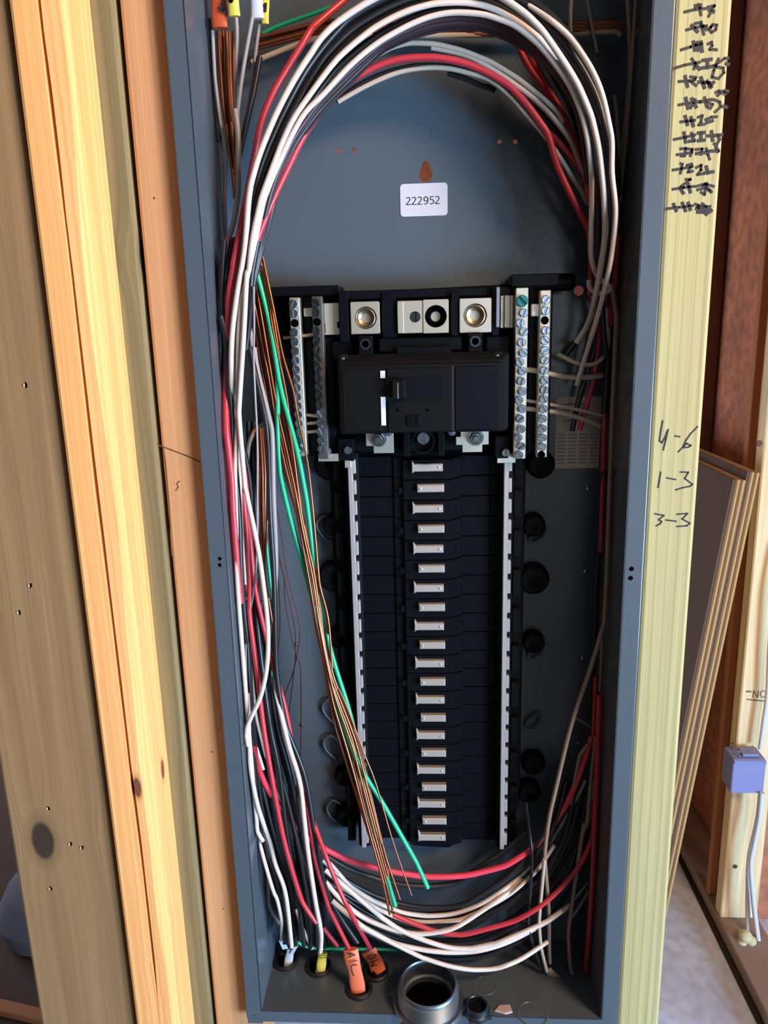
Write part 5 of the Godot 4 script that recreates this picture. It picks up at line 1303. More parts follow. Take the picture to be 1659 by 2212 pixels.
	wire("black_wire", "black", 1.92, [-70, -72], [1279,693, 1263,769, 1252,807, 1242,831], "black wire end beside the thick white wire tip")
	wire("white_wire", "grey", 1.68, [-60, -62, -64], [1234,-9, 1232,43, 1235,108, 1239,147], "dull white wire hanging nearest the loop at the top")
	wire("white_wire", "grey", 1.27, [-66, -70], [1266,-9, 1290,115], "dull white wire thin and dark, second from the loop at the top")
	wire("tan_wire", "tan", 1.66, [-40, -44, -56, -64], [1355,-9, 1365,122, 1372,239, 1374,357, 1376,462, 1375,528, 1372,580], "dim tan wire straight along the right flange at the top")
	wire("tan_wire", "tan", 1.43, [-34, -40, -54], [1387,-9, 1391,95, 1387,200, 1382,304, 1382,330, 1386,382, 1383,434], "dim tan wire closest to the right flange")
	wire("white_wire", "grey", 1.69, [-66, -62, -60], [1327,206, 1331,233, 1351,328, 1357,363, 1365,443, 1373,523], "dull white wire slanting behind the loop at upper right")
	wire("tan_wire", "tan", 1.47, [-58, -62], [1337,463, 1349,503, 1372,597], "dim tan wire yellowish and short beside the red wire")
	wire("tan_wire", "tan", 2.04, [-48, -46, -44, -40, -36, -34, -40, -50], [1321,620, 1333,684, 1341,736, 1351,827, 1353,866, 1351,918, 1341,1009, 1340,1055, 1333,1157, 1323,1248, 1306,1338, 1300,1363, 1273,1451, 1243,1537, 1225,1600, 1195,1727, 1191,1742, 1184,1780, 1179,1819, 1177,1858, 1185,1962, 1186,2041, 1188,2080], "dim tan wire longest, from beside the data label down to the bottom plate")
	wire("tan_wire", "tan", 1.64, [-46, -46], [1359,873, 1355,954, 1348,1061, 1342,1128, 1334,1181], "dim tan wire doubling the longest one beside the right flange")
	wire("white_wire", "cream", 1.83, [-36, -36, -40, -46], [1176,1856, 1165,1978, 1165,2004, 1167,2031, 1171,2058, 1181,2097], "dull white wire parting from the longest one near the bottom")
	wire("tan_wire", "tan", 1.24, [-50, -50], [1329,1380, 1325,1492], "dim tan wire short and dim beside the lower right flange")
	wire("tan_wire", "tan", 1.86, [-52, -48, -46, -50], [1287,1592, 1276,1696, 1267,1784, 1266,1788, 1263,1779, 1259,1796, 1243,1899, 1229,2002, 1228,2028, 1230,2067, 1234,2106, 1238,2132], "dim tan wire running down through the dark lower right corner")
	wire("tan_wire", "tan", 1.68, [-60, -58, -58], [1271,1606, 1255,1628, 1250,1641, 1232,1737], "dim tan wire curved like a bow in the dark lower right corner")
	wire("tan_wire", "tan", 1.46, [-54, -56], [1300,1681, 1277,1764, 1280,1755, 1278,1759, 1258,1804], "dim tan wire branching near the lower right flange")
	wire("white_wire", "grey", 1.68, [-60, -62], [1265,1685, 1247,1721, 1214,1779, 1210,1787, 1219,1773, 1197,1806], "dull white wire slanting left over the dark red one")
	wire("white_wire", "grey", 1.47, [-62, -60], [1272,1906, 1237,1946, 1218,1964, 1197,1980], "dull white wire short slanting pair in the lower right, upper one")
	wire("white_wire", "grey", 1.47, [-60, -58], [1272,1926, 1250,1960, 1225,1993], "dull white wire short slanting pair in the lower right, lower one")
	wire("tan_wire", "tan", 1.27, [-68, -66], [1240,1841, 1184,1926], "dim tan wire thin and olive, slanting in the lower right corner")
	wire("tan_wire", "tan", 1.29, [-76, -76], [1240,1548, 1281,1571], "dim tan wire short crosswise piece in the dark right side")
	wire("black_wire", "black", 1.65, [-64, -48, -40, -40, -50], [1136,1733, 1146,1813, 1149,1867, 1142,1974, 1142,2001, 1151,2040, 1169,2091], "black wire dropping from the bus in front of the bottom loop")
	wire("black_wire", "black", 2.55, [-20, -16, -15, -16, -20], [477,683, 484,708, 489,747, 495,825, 501,904, 503,956, 515,1087, 520,1218, 526,1310, 535,1388], "glossy black wire right of the thickest red wire")
	wire("black_wire", "black", 2.58, [-26, -24], [484,520, 479,626, 474,719], "black wire right of the dull white one at upper left")
	wire("black_wire", "black", 2.39, [-30, -26, -24, -26, -28, -26, -24, -30], [531,701, 545,778, 571,893, 578,945, 581,997, 584,1115, 591,1232, 594,1337, 596,1428, 601,1481, 607,1519, 618,1570, 647,1643, 662,1693, 677,1783, 692,1874, 701,1912, 710,1936, 722,1959, 743,1993, 772,2036], "black wire along the right edge of the left bundle, down to the D/W tag")
	wire("black_wire", "black", 2.58, [-22, -26], [557,520, 547,572, 542,611, 537,703, 531,755], "black wire just right of the cream wires at upper left")
	wire("black_wire", "bluish", 2.47, [-48, -44], [561,123, 550,187, 533,264, 516,340], "blue black wire hanging from the second yellow tag")
	wire("black_wire", "black", 2.10, [-60, -58], [443,41, 446,134, 450,214, 447,254, 440,307], "black wire against the left side wall at the top")
	wire("black_wire", "black", 2.27, [-50, -46], [520,1298, 533,1429, 535,1495, 534,1521, 530,1560, 514,1664, 513,1704, 517,1729, 521,1742, 537,1778], "black wire bulging left against the side wall")
	wire("black_wire", "black", 2.30, [-34, -26, -24, -30], [518,1298, 523,1390, 524,1482, 525,1574, 527,1614, 532,1653, 541,1705, 554,1756, 597,1894, 607,1932, 613,1971, 616,2037], "black wire packed in the lower left bundle", "black wires of the lower left bundle")
	wire("black_wire", "black", 2.32, [-39, -31, -29, -35], [524,1298, 535,1402, 542,1507, 549,1598, 561,1715, 567,1754, 576,1806, 606,1933, 611,1972, 615,2037], "black wire packed in the lower left bundle", "black wires of the lower left bundle")
	wire("black_wire", "black", 2.34, [-44, -36, -34, -40], [521,1298, 531,1415, 539,1532, 549,1609, 558,1660, 578,1749, 591,1800, 620,1900, 629,1938, 634,1976, 639,2041], "black wire packed in the lower left bundle", "black wires of the lower left bundle")
	wire("black_wire", "black", 2.35, [-49, -41, -39, -45], [531,1298, 541,1416, 550,1521, 560,1600, 574,1691, 588,1782, 609,1872, 627,1949, 638,2041], "black wire packed in the lower left bundle", "black wires of the lower left bundle")
	wire("black_wire", "black", 2.37, [-54, -46, -44, -50], [541,1298, 548,1402, 554,1506, 564,1596, 580,1686, 593,1763, 615,1851, 636,1940, 642,1978, 649,2043], "black wire packed in the lower left bundle", "black wires of the lower left bundle")
	wire("black_wire", "black", 2.39, [-59, -51, -49, -55], [547,1298, 556,1415, 563,1519, 573,1597, 588,1687, 604,1777, 626,1866, 645,1941, 652,1980, 659,2045], "black wire packed in the lower left bundle", "black wires of the lower left bundle")
	wire("black_wire", "black", 2.30, [-34, -26, -24, -30], [550,1298, 563,1414, 578,1531, 586,1582, 604,1671, 620,1800, 644,1941, 657,2044], "black wire packed in the lower left bundle", "black wires of the lower left bundle")
	wire("black_wire", "black", 2.32, [-39, -31, -29, -35], [564,1298, 565,1377, 567,1455, 570,1508, 575,1547, 584,1598, 616,1712, 643,1826, 653,1878, 665,1955, 671,2047], "black wire packed in the lower left bundle", "black wires of the lower left bundle")
	wire("black_wire", "black", 2.34, [-44, -36, -34, -40], [570,1298, 575,1364, 579,1443, 583,1522, 590,1587, 606,1664, 622,1742, 662,1881, 671,1919, 682,1984, 688,2050], "black wire packed in the lower left bundle", "black wires of the lower left bundle")
	wire("black_wire", "black", 2.35, [-49, -41, -39, -45], [573,1298, 581,1443, 592,1534, 602,1586, 620,1649, 632,1700, 653,1817, 674,1920, 682,1972, 692,2050], "black wire packed in the lower left bundle", "black wires of the lower left bundle")
	wire("black_wire", "black", 2.37, [-54, -46, -44, -50], [581,1298, 590,1443, 595,1496, 602,1548, 609,1587, 627,1650, 636,1689, 652,1780, 669,1857, 685,1935, 703,2052], "black wire packed in the lower left bundle", "black wires of the lower left bundle")
	wire("black_wire", "black", 2.39, [-59, -51, -49, -55], [585,1298, 594,1428, 607,1531, 618,1582, 636,1644, 645,1682, 663,1785, 692,1925, 711,2054], "black wire packed in the lower left bundle", "black wires of the lower left bundle")
	wire("black_wire", "black", 2.34, [-46, -38, -36, -42], [517,1298, 523,1390, 527,1482, 531,1561, 535,1614, 539,1653, 550,1718, 562,1769, 576,1820, 600,1895, 610,1934, 617,1973, 622,2038], "black wire packed in the lower left bundle", "black wires of the lower left bundle")
	wire("black_wire", "black", 2.36, [-51, -43, -41, -47], [531,1298, 537,1377, 542,1469, 547,1548, 557,1640, 569,1718, 579,1770, 589,1809, 614,1898, 623,1936, 629,1975, 636,2041], "black wire packed in the lower left bundle", "black wires of the lower left bundle")
	wire("black_wire", "black", 2.38, [-56, -48, -46, -52], [536,1298, 542,1389, 548,1468, 559,1559, 570,1610, 589,1686, 608,1762, 643,1902, 653,1966, 658,2045], "black wire packed in the lower left bundle", "black wires of the lower left bundle")
	wire("black_wire", "black", 2.40, [-61, -53, -51, -57], [559,1298, 567,1376, 575,1468, 582,1559, 595,1663, 606,1755, 619,1819, 658,1958, 676,2048], "black wire packed in the lower left bundle", "black wires of the lower left bundle")
	wire("black_wire", "black", 2.42, [-66, -58, -56, -62], [571,1298, 577,1443, 581,1495, 588,1547, 599,1599, 624,1687, 643,1777, 662,1867, 675,1945, 687,2050], "black wire packed in the lower left bundle", "black wires of the lower left bundle")
	wire("black_wire", "black", 2.43, [-71, -63, -61, -67], [580,1298, 588,1417, 598,1495, 605,1534, 614,1572, 639,1647, 651,1699, 665,1790, 678,1881, 690,1973, 699,2052], "black wire packed in the lower left bundle", "black wires of the lower left bundle")
	wire("black_wire", "black", 2.34, [-46, -38, -36, -42], [540,1298, 553,1442, 565,1573, 581,1677, 595,1781, 611,1859, 627,1936, 632,1975, 636,2041], "black wire packed in the lower left bundle", "black wires of the lower left bundle")
	wire("black_wire", "black", 2.36, [-51, -43, -41, -47], [551,1298, 553,1390, 556,1482, 560,1534, 566,1586, 576,1638, 602,1753, 626,1842, 651,1930, 661,1982, 670,2047], "black wire packed in the lower left bundle", "black wires of the lower left bundle")
	wire("black_wire", "black", 2.38, [-56, -48, -46, -52], [556,1298, 564,1402, 577,1493, 590,1557, 616,1645, 626,1696, 642,1839, 656,1943, 671,2047], "black wire packed in the lower left bundle", "black wires of the lower left bundle")
	wire("black_wire", "black", 2.28, [-56, -50, -46], [537,911, 538,1004, 543,1084, 548,1164, 546,1231, 540,1298], "added black wire filling the dark shadow left of the shining orange copper strand", "added black wires filling the shadow left of the orange copper strands")  # this and the next three are added to fill a dark shadow
	wire("black_wire", "black", 2.29, [-60, -54, -46], [544,911, 544,991, 548,1084, 551,1165, 549,1231, 543,1298], "added black wire filling the dark shadow left of the shining orange copper strand", "added black wires filling the shadow left of the orange copper strands")
	wire("black_wire", "black", 2.28, [-56, -50, -46], [549,911, 547,964, 547,1004, 551,1098, 554,1178, 552,1245, 547,1298], "added black wire filling the dark shadow left of the shining orange copper strand", "added black wires filling the shadow left of the orange copper strands")
	wire("black_wire", "black", 2.29, [-60, -54, -46], [555,911, 554,964, 557,1084, 557,1165, 554,1245, 549,1298], "added black wire filling the dark shadow left of the shining orange copper strand", "added black wires filling the shadow left of the orange copper strands")
	wire("tan_wire", "tan", 2.06, [-60, -46, -42, -44], [573,911, 553,927, 546,938, 540,950, 537,962, 534,988, 534,1015, 538,1055, 542,1081], "tan wire bending down from the bars into the left bundle")
	wire("copper_wire", "brown", 1.22, [-58, -48, -40, -36, -32, -26, -20], [550,646, 572,775, 595,904, 610,968, 641,1094, 658,1184, 673,1261, 684,1339, 712,1480, 727,1544, 761,1656, 778,1720], "dark copper strand behind the long copper bundle, left of three")
	wire("copper_wire", "brown", 1.22, [-58, -48, -40, -36, -32, -26, -20], [558,611, 583,754, 605,883, 634,1025, 653,1142, 677,1257, 688,1335, 707,1439, 723,1502, 758,1601, 770,1639, 786,1703], "dark copper strand behind the long copper bundle, middle of three")
	wire("copper_wire", "brown", 1.22, [-58, -48, -40, -36, -32, -26, -20], [565,584, 582,661, 609,803, 624,893, 636,971, 643,1049, 650,1101, 660,1153, 679,1243, 693,1347, 702,1399, 710,1437, 726,1487, 758,1559, 767,1583, 779,1621, 795,1684], "dark copper strand behind the long copper bundle, right of three")
	wire("black_wire", "red", 2.42, [-32, -32, -36, -40], [491,513, 477,590, 468,655, 465,707, 465,785, 467,837, 472,903, 485,980, 490,1032, 495,1110, 498,1188, 503,1280], "dark red wire packed deep in the upper left bundle", "dark red wires of the upper left bundle")
	wire("black_wire", "black", 2.45, [-38, -38, -42, -46], [503,513, 483,616, 474,667, 471,719, 470,772, 472,824, 478,889, 484,928, 497,992, 505,1057, 508,1123, 508,1201, 509,1280], "black wire packed deep in the upper left bundle", "black wires of the upper left bundle")
	wire("black_wire", "black", 2.47, [-44, -44, -48, -52], [511,513, 482,654, 478,693, 477,759, 479,824, 486,889, 492,928, 506,992, 514,1057, 517,1109, 517,1201, 519,1280], "black wire packed deep in the upper left bundle", "black wires of the upper left bundle")
	wire("black_wire", "black", 2.49, [-50, -50, -54, -58], [514,513, 490,655, 488,694, 488,746, 490,811, 498,903, 510,980, 516,1032, 520,1110, 522,1189, 530,1280], "black wire packed deep in the upper left bundle", "black wires of the upper left bundle")
	wire("black_wire", "red", 2.42, [-32, -32, -36, -40], [528,513, 513,590, 497,667, 493,719, 492,785, 494,837, 500,903, 504,928, 520,1005, 527,1057, 537,1175, 546,1280], "dark red wire packed deep in the upper left bundle", "dark red wires of the upper left bundle")
	wire("black_wire", "black", 2.45, [-38, -38, -42, -46], [535,513, 518,590, 502,667, 499,706, 498,745, 501,811, 510,889, 516,928, 534,1005, 541,1057, 544,1109, 545,1201, 548,1280], "black wire packed deep in the upper left bundle", "black wires of the upper left bundle")
	wire("black_wire", "black", 2.47, [-44, -44, -48, -52], [500,513, 479,616, 471,667, 468,719, 467,785, 468,837, 475,902, 492,992, 501,1070, 505,1136, 509,1280], "black wire packed deep in the upper left bundle", "black wires of the upper left bundle")
	wire("black_wire", "black", 2.49, [-50, -50, -54, -58], [513,513, 492,629, 487,667, 484,720, 484,772, 486,824, 492,903, 508,993, 514,1045, 520,1162, 527,1280], "black wire packed deep in the upper left bundle", "black wires of the upper left bundle")
	wire("black_wire", "red", 2.42, [-32, -32, -36, -40], [534,513, 505,654, 501,680, 497,732, 497,798, 500,850, 506,916, 525,1006, 534,1070, 542,1175, 551,1280], "dark red wire packed deep in the upper left bundle", "dark red wires of the upper left bundle")
	wire("black_wire", "black", 2.70, [-31, -19, -19, -21, -31, -55], [505,701, 524,571, 544,442, 549,416, 559,378, 571,341, 596,280, 624,221, 655,163, 676,131, 700,99, 734,60, 753,42, 797,14, 856,-15, 880,-24, 931,-33, 957,-33, 984,-32, 1009,-27, 1021,-24, 1070,-3, 1114,25, 1144,49, 1180,87, 1218,141, 1245,186, 1261,221, 1277,271, 1291,335, 1300,400, 1304,465, 1303,504, 1299,556, 1289,621], "black wire lying against the inner side of the first white wire of the loop", "black wires between the front white wires of the loop")
	wire("black_wire", "black", 2.71, [-34, -22, -22, -24, -34, -58], [512,701, 527,572, 538,494, 548,430, 557,392, 568,354, 592,294, 622,236, 648,191, 669,158, 700,117, 736,79, 766,54, 810,27, 868,-2, 906,-13, 944,-21, 996,-21, 1021,-17, 1069,2, 1092,14, 1125,35, 1154,61, 1181,89, 1218,142, 1244,187, 1260,223, 1276,272, 1289,336, 1297,401, 1300,466, 1299,505, 1296,556, 1287,621], "second black wire inside the first white wire of the loop", "black wires between the front white wires of the loop")
	wire("black_wire", "black", 2.71, [-32, -20, -20, -22, -32, -56], [515,701, 524,623, 534,545, 549,455, 558,416, 573,367, 599,306, 633,236, 666,179, 694,135, 710,114, 746,77, 777,53, 822,26, 869,4, 907,-7, 945,-14, 997,-13, 1023,-8, 1071,11, 1094,23, 1127,44, 1157,70, 1184,98, 1221,152, 1247,197, 1262,233, 1277,283, 1289,348, 1295,399, 1299,465, 1298,504, 1295,556, 1286,621], "middle black wire between the two front white wires of the loop", "black wires between the front white wires of the loop")
	wire("black_wire", "black", 2.72, [-35, -23, -23, -25, -35, -59], [519,701, 536,559, 554,456, 563,418, 580,369, 606,309, 640,239, 672,182, 700,138, 716,118, 744,91, 774,66, 819,39, 866,18, 903,6, 942,-1, 967,-3, 993,-3, 1019,1, 1068,18, 1091,29, 1125,49, 1146,64, 1183,101, 1213,143, 1240,187, 1257,222, 1273,272, 1283,323, 1291,374, 1295,426, 1296,491, 1292,556, 1285,621], "fourth black wire between the two front white wires of the loop", "black wires between the front white wires of the loop")
	wire("black_wire", "black", 2.70, [-31, -19, -19, -21, -31, -55], [524,701, 538,558, 552,482, 563,431, 580,382, 596,346, 642,253, 681,185, 709,142, 726,122, 764,87, 806,56, 829,43, 876,21, 913,10, 951,2, 977,1, 1003,1, 1028,6, 1076,25, 1111,44, 1133,57, 1162,83, 1188,111, 1218,154, 1244,199, 1259,235, 1273,285, 1285,349, 1291,400, 1294,452, 1294,504, 1292,556, 1284,621], "black wire lying against the outer side of the second white wire of the loop", "black wires between the front white wires of the loop")
	wire("black_wire", "black", 2.75, [-42, -30, -30, -32, -42, -66], [511,701, 527,572, 545,443, 549,417, 558,379, 569,342, 592,282, 615,235, 640,189, 661,156, 693,115, 728,78, 758,52, 802,25, 860,-4, 897,-16, 935,-24, 961,-26, 987,-25, 1012,-22, 1025,-19, 1073,-0, 1118,27, 1147,51, 1183,89, 1220,143, 1246,188, 1261,223, 1277,273, 1290,336, 1298,401, 1301,466, 1300,505, 1297,557, 1288,621], "black wire buried between the two front white wires of the loop", "black wires between the front white wires of the loop")
	wire("black_wire", "black", 2.76, [-44, -32, -32, -34, -44, -68], [518,701, 533,558, 549,456, 557,418, 573,368, 583,344, 611,285, 642,228, 677,173, 707,131, 724,112, 763,77, 816,40, 862,16, 898,2, 923,-5, 949,-10, 975,-11, 1001,-11, 1026,-6, 1074,12, 1108,31, 1130,45, 1159,71, 1185,100, 1222,154, 1247,199, 1262,235, 1276,285, 1288,349, 1293,401, 1297,465, 1297,504, 1293,556, 1286,621], "black wire buried between the two front white wires of the loop", "black wires between the front white wires of the loop")
	wire("black_wire", "black", 1.82, [-40, -24, -24, -26, -36, -62], [527,675, 547,545, 565,455, 574,417, 592,368, 608,332, 625,297, 659,241, 688,198, 720,156, 748,129, 789,96, 821,73, 867,49, 916,29, 941,23, 954,21, 993,18, 1006,19, 1031,24, 1069,35, 1093,44, 1117,56, 1148,79, 1176,107, 1208,148, 1229,181, 1247,216, 1260,253, 1272,304, 1279,342, 1284,395, 1285,447, 1284,512, 1280,578], "black wire showing between the second and third white wires of the loop", "black wires between the second and third white wires")
	wire("black_wire", "black", 1.82, [-40, -28, -28, -30, -36, -62], [527,684, 543,554, 557,477, 569,426, 586,377, 602,341, 626,294, 659,238, 688,195, 719,153, 738,134, 778,101, 821,71, 867,47, 915,27, 940,20, 953,18, 992,15, 1005,16, 1030,20, 1055,27, 1080,36, 1104,47, 1126,59, 1157,84, 1184,112, 1214,155, 1235,188, 1252,223, 1264,260, 1275,311, 1283,363, 1286,402, 1287,467, 1285,519, 1280,585], "black wire tucked behind the second white wire of the loop", "black wires between the second and third white wires")
	wire("black_wire", "black", 1.83, [-40, -32, -32, -34, -36, -62], [527,669, 551,527, 567,450, 577,412, 595,363, 617,315, 629,292, 657,248, 695,195, 729,155, 758,129, 799,96, 831,74, 877,49, 926,30, 951,24, 990,21, 1003,21, 1029,25, 1066,35, 1091,44, 1114,55, 1145,79, 1173,106, 1206,147, 1228,179, 1245,214, 1258,251, 1270,302, 1276,341, 1280,380, 1282,432, 1281,498, 1278,563], "black wire tucked behind the third white wire of the loop", "black wires between the second and third white wires")
	wire("black_wire", "plum", 2.33, [-40, -28, -28, -30, -38, -62], [532,647, 555,545, 578,444, 588,406, 606,357, 622,322, 634,299, 655,266, 686,224, 721,186, 759,150, 808,107, 829,92, 875,68, 923,49, 948,43, 987,39, 1013,40, 1039,42, 1064,48, 1100,62, 1133,82, 1163,107, 1190,135, 1221,177, 1234,199, 1249,235, 1260,272, 1267,311, 1272,349, 1274,388, 1275,453, 1275,532], "dark plum wire directly under the third white wire of the loop", "dark plum wires under the loop")
	wire("black_wire", "plum", 2.34, [-40, -31, -31, -33, -38, -62], [534,647, 558,545, 582,442, 592,405, 611,356, 627,320, 639,297, 654,275, 685,233, 711,204, 768,149, 817,106, 839,92, 874,75, 911,61, 949,52, 988,48, 1027,49, 1052,54, 1089,66, 1123,85, 1155,108, 1193,145, 1217,175, 1231,197, 1247,233, 1255,258, 1265,309, 1270,348, 1272,387, 1274,453, 1274,532], "second dark plum wire under the third white wire of the loop", "dark plum wires under the loop")
	wire("black_wire", "black", 2.34, [-40, -34, -34, -36, -38, -62], [536,647, 561,545, 585,443, 597,406, 610,369, 626,333, 638,310, 660,277, 684,246, 710,217, 794,134, 823,108, 845,95, 881,79, 918,66, 956,58, 995,55, 1034,57, 1059,62, 1096,77, 1130,96, 1161,119, 1190,146, 1207,166, 1222,187, 1235,209, 1250,246, 1256,271, 1263,310, 1269,362, 1271,401, 1273,466, 1273,532], "black wire under the dark plum wires of the loop", "black wires under the third white wire")
	wire("black_wire", "plum", 2.35, [-40, -37, -37, -39, -38, -62], [539,647, 567,532, 597,418, 614,368, 630,332, 643,309, 657,288, 681,256, 707,227, 762,171, 798,133, 817,115, 839,101, 875,85, 912,72, 950,63, 989,59, 1028,60, 1053,65, 1090,80, 1124,98, 1157,120, 1177,138, 1195,156, 1220,187, 1233,209, 1248,245, 1259,296, 1266,348, 1269,387, 1272,466, 1272,532], "dark plum wire lowest of the front loop wires", "dark plum wires under the loop")
	wire("black_wire", "black", 2.35, [-40, -40, -40, -42, -38, -62], [533,647, 557,545, 581,443, 592,406, 610,357, 625,321, 638,298, 652,276, 683,234, 708,204, 764,149, 813,106, 834,92, 881,68, 917,54, 942,47, 968,44, 994,42, 1033,45, 1058,50, 1095,63, 1128,83, 1159,107, 1195,145, 1219,176, 1232,198, 1248,234, 1258,272, 1265,310, 1270,349, 1273,388, 1274,466, 1274,532], "black wire buried among the dark plum wires of the loop", "black wires under the third white wire")
	wire("black_wire", "black", 2.42, [-28, -22, -22, -32, -62], [1067,-14, 1103,3, 1125,17, 1146,33, 1165,51, 1208,101, 1249,152, 1271,184, 1289,219, 1301,257, 1306,282, 1311,335, 1315,387, 1316,440, 1314,479, 1311,531, 1303,597], "black wire at the right shoulder crossing over the outer white wire", "black wires at the outer right shoulder")
	wire("black_wire", "black", 2.41, [-26, -20, -20, -30, -60], [1086,-14, 1110,-4, 1134,8, 1155,24, 1182,52, 1233,113, 1256,145, 1281,191, 1295,228, 1305,266, 1314,305, 1317,344, 1321,449, 1318,502, 1311,581, 1307,607, 1298,645], "black wire just inside the thin bright white one at the right shoulder", "black wires at the outer right shoulder")
	wire("black_wire", "black", 2.43, [-32, -26, -26, -36, -66], [1116,-14, 1139,-1, 1160,13, 1190,38, 1218,65, 1235,86, 1257,118, 1281,164, 1291,188, 1303,225, 1320,288, 1327,327, 1335,392, 1336,418, 1336,444, 1332,483], "black wire just outside the thick white wire at the right shoulder of the loop", "black wires at the outer right shoulder")
	wire("black_wire", "black", 2.45, [-38, -32, -32, -42, -72], [1136,-9, 1169,14, 1189,32, 1226,71, 1250,103, 1271,138, 1288,174, 1297,200, 1310,252], "black wire at the right shoulder crossing over the outer white wire", "black wires at the outer right shoulder")
	wire("black_wire", "black", 2.53, [-58, -62, -68], [1168,110, 1186,145, 1219,202, 1230,226, 1243,263, 1254,300, 1259,326, 1266,418], "black wire in the dark bundle down the right side", "black wires down the right side")
	wire("black_wire", "black", 2.51, [-52, -56, -62], [1182,115, 1221,183, 1233,206, 1246,243, 1259,294, 1265,332, 1269,371, 1278,515, 1284,580], "black wire in the dark bundle down the right side", "black wires down the right side")
	wire("black_wire", "black", 2.48, [-44, -48, -54], [1214,183, 1234,218, 1245,242, 1262,293, 1282,370, 1286,436, 1287,517, 1289,597], "black wire in the dark bundle down the right side", "black wires down the right side")
	wire("black_wire", "black", 2.52, [-56, -60, -66], [1150,231, 1219,303, 1237,325], "black wire in the dark bundle down the right side", "black wires down the right side")
	wire("black_wire", "black", 2.54, [-60, -64, -70], [1136,220, 1211,297, 1233,331, 1258,379], "black wire in the dark bundle down the right side", "black wires down the right side")
	wire("black_wire", "black", 2.49, [-48, -52, -58], [1313,353, 1316,418, 1314,457, 1310,510, 1300,601, 1298,640, 1299,666, 1309,771], "black wire in the dark bundle down the right side", "black wires down the right side")
	wire("black_wire", "black", 2.56, [-66, -70, -76], [1337,385, 1340,437, 1337,502, 1337,528, 1339,554, 1347,605, 1346,617, 1334,652, 1332,664, 1342,781, 1347,899, 1347,938, 1342,1042], "black wire in the dark bundle down the right side", "black wires down the right side")
	wire("black_wire", "black", 2.54, [-60, -64, -70], [1350,401, 1366,544, 1370,596, 1365,644, 1368,748, 1363,892], "black wire in the dark bundle down the right side", "black wires down the right side")
	wire("black_wire", "black", 2.58, [-70, -74, -80], [1334,1018, 1329,1123, 1326,1215, 1326,1241, 1331,1319, 1329,1345, 1313,1436, 1312,1462, 1311,1554], "black wire in the dark bundle down the right side", "black wires down the right side")
	wire("black_wire", "black", 2.27, [-40, -46, -46, -52, -60], [702,1869, 746,1899, 780,1919, 815,1936, 853,1949, 891,1957, 931,1960, 970,1959, 996,1954, 1019,1944, 1086,1901, 1116,1875, 1143,1846, 1166,1814, 1184,1779, 1201,1730, 1215,1678], "black wire of the bottom loop, uppermost", "black wires of the bottom loop")
	wire("black_wire", "black", 2.28, [-44, -50, -50, -56, -64], [702,1882, 745,1910, 780,1928, 816,1944, 853,1956, 878,1961, 904,1965, 956,1968, 995,1967, 1020,1960, 1078,1931, 1110,1910, 1140,1884, 1165,1854, 1179,1832, 1194,1797, 1208,1747, 1221,1683], "black wire of the bottom loop, second from the top", "black wires of the bottom loop")
	wire("black_wire", "black", 2.30, [-48, -54, -54, -60, -68], [701,1895, 743,1926, 777,1947, 812,1964, 850,1977, 888,1985, 927,1987, 967,1985, 993,1981, 1005,1978, 1029,1967, 1073,1938, 1094,1922, 1133,1887, 1159,1857, 1181,1825, 1198,1789, 1212,1752, 1230,1689], "black wire of the bottom loop, third from the top", "black wires of the bottom loop")
	wire("black_wire", "black", 2.27, [-40, -46, -46, -52, -60], [701,1899, 743,1930, 777,1950, 824,1972, 862,1985, 900,1993, 952,1997, 992,1995, 1017,1990, 1029,1986, 1088,1957, 1121,1935, 1141,1919, 1160,1901, 1186,1871, 1206,1837, 1221,1801, 1231,1763, 1243,1698], "black wire of the bottom loop, fourth from the top", "black wires of the bottom loop")
	wire("black_wire", "black", 2.28, [-44, -50, -50, -56, -64], [700,1911, 740,1945, 773,1967, 819,1990, 856,2003, 894,2011, 920,2013, 946,2013, 985,2009, 1011,2003, 1023,1999, 1057,1981, 1112,1946, 1153,1913, 1171,1895, 1189,1875, 1211,1843, 1229,1808, 1241,1771, 1257,1708], "black wire of the bottom loop, fifth from the top", "black wires of the bottom loop")
	wire("black_wire", "black", 2.30, [-48, -54, -54, -60, -68], [700,1918, 740,1952, 783,1981, 830,2005, 867,2018, 905,2027, 931,2030, 957,2031, 996,2029, 1035,2021, 1058,2010, 1081,1998, 1104,1984, 1125,1969, 1145,1952, 1164,1934, 1181,1914, 1197,1893, 1217,1859, 1231,1823, 1242,1785, 1257,1708], "black wire of the bottom loop, just above the middle", "black wires of the bottom loop")
	wire("black_wire", "black", 2.27, [-40, -46, -46, -52, -60], [699,1926, 740,1958, 785,1986, 832,2009, 857,2018, 882,2026, 934,2036, 960,2038, 986,2039, 1025,2035, 1038,2033, 1063,2024, 1110,2002, 1143,1980, 1163,1963, 1182,1945, 1199,1925, 1215,1904, 1233,1869, 1246,1832, 1255,1794, 1268,1716], "black wire of the bottom loop, just below the middle", "black wires of the bottom loop")
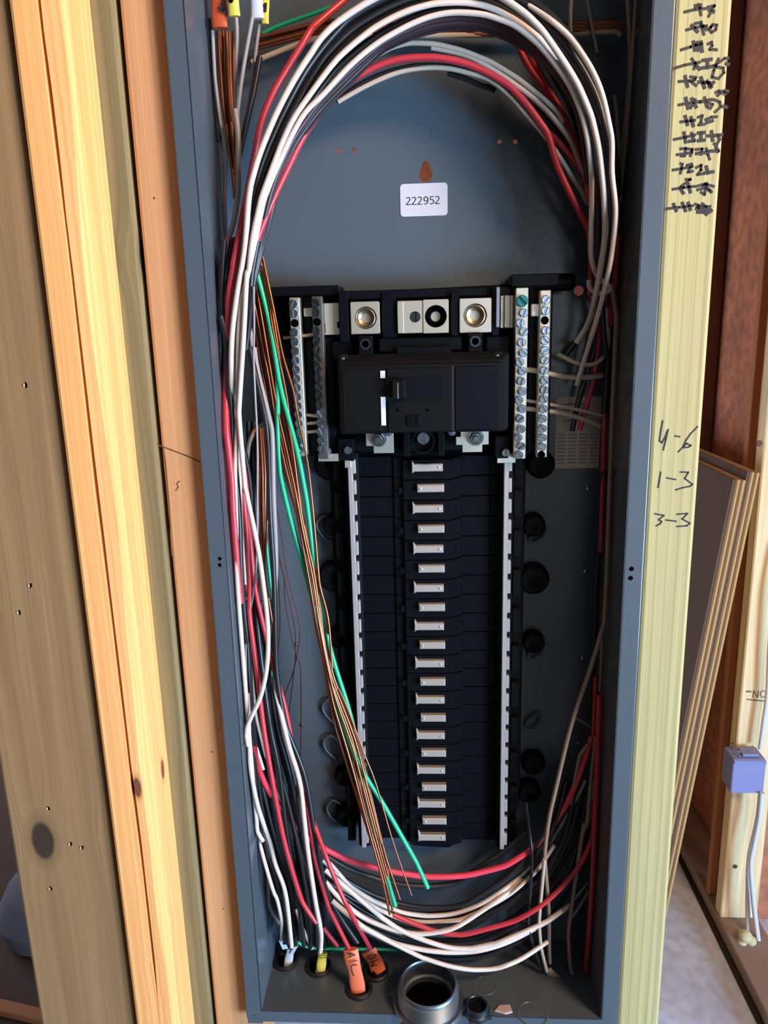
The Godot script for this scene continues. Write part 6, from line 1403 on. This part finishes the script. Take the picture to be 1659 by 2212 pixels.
	wire("black_wire", "black", 2.28, [-44, -50, -50, -56, -64], [699,1934, 737,1970, 780,2001, 825,2027, 862,2042, 887,2049, 913,2054, 952,2058, 978,2058, 1005,2055, 1043,2046, 1067,2035, 1090,2023, 1134,1994, 1164,1968, 1182,1949, 1216,1909, 1237,1876, 1253,1840, 1264,1802, 1281,1725], "black wire of the bottom loop, fourth from the bottom", "black wires of the bottom loop")
	wire("black_wire", "black", 2.30, [-48, -54, -54, -60, -68], [698,1941, 737,1976, 780,2006, 826,2032, 875,2052, 900,2060, 925,2066, 951,2069, 978,2071, 1017,2069, 1043,2065, 1068,2057, 1092,2047, 1116,2036, 1138,2022, 1159,2006, 1178,1989, 1197,1970, 1213,1949, 1229,1928, 1248,1894, 1261,1857, 1273,1805, 1285,1727], "black wire of the bottom loop, third from the bottom", "black wires of the bottom loop")
	wire("black_wire", "black", 2.27, [-40, -46, -46, -52, -60], [702,1877, 744,1908, 777,1928, 813,1944, 850,1957, 888,1963, 927,1964, 979,1959, 1004,1952, 1071,1914, 1104,1892, 1134,1868, 1161,1839, 1183,1807, 1200,1772, 1211,1735, 1223,1684], "black wire hidden deep in the sweep of the bottom loop", "black wires of the bottom loop")
	wire("black_wire", "black", 2.28, [-44, -50, -50, -56, -64], [701,1900, 740,1935, 771,1958, 816,1984, 852,1999, 890,2008, 928,2011, 967,2009, 1005,2001, 1018,1997, 1040,1984, 1105,1940, 1155,1898, 1190,1861, 1213,1829, 1230,1794, 1242,1757, 1255,1706], "black wire hidden deep in the sweep of the bottom loop", "black wires of the bottom loop")
	wire("black_wire", "black", 2.30, [-48, -54, -54, -60, -68], [699,1937, 739,1970, 772,1990, 819,2013, 843,2022, 868,2029, 906,2036, 958,2039, 984,2038, 1010,2035, 1047,2025, 1094,2002, 1116,1989, 1138,1975, 1178,1941, 1196,1923, 1213,1903, 1234,1871, 1250,1835, 1261,1798, 1277,1721], "black wire hidden deep in the sweep of the bottom loop", "black wires of the bottom loop")
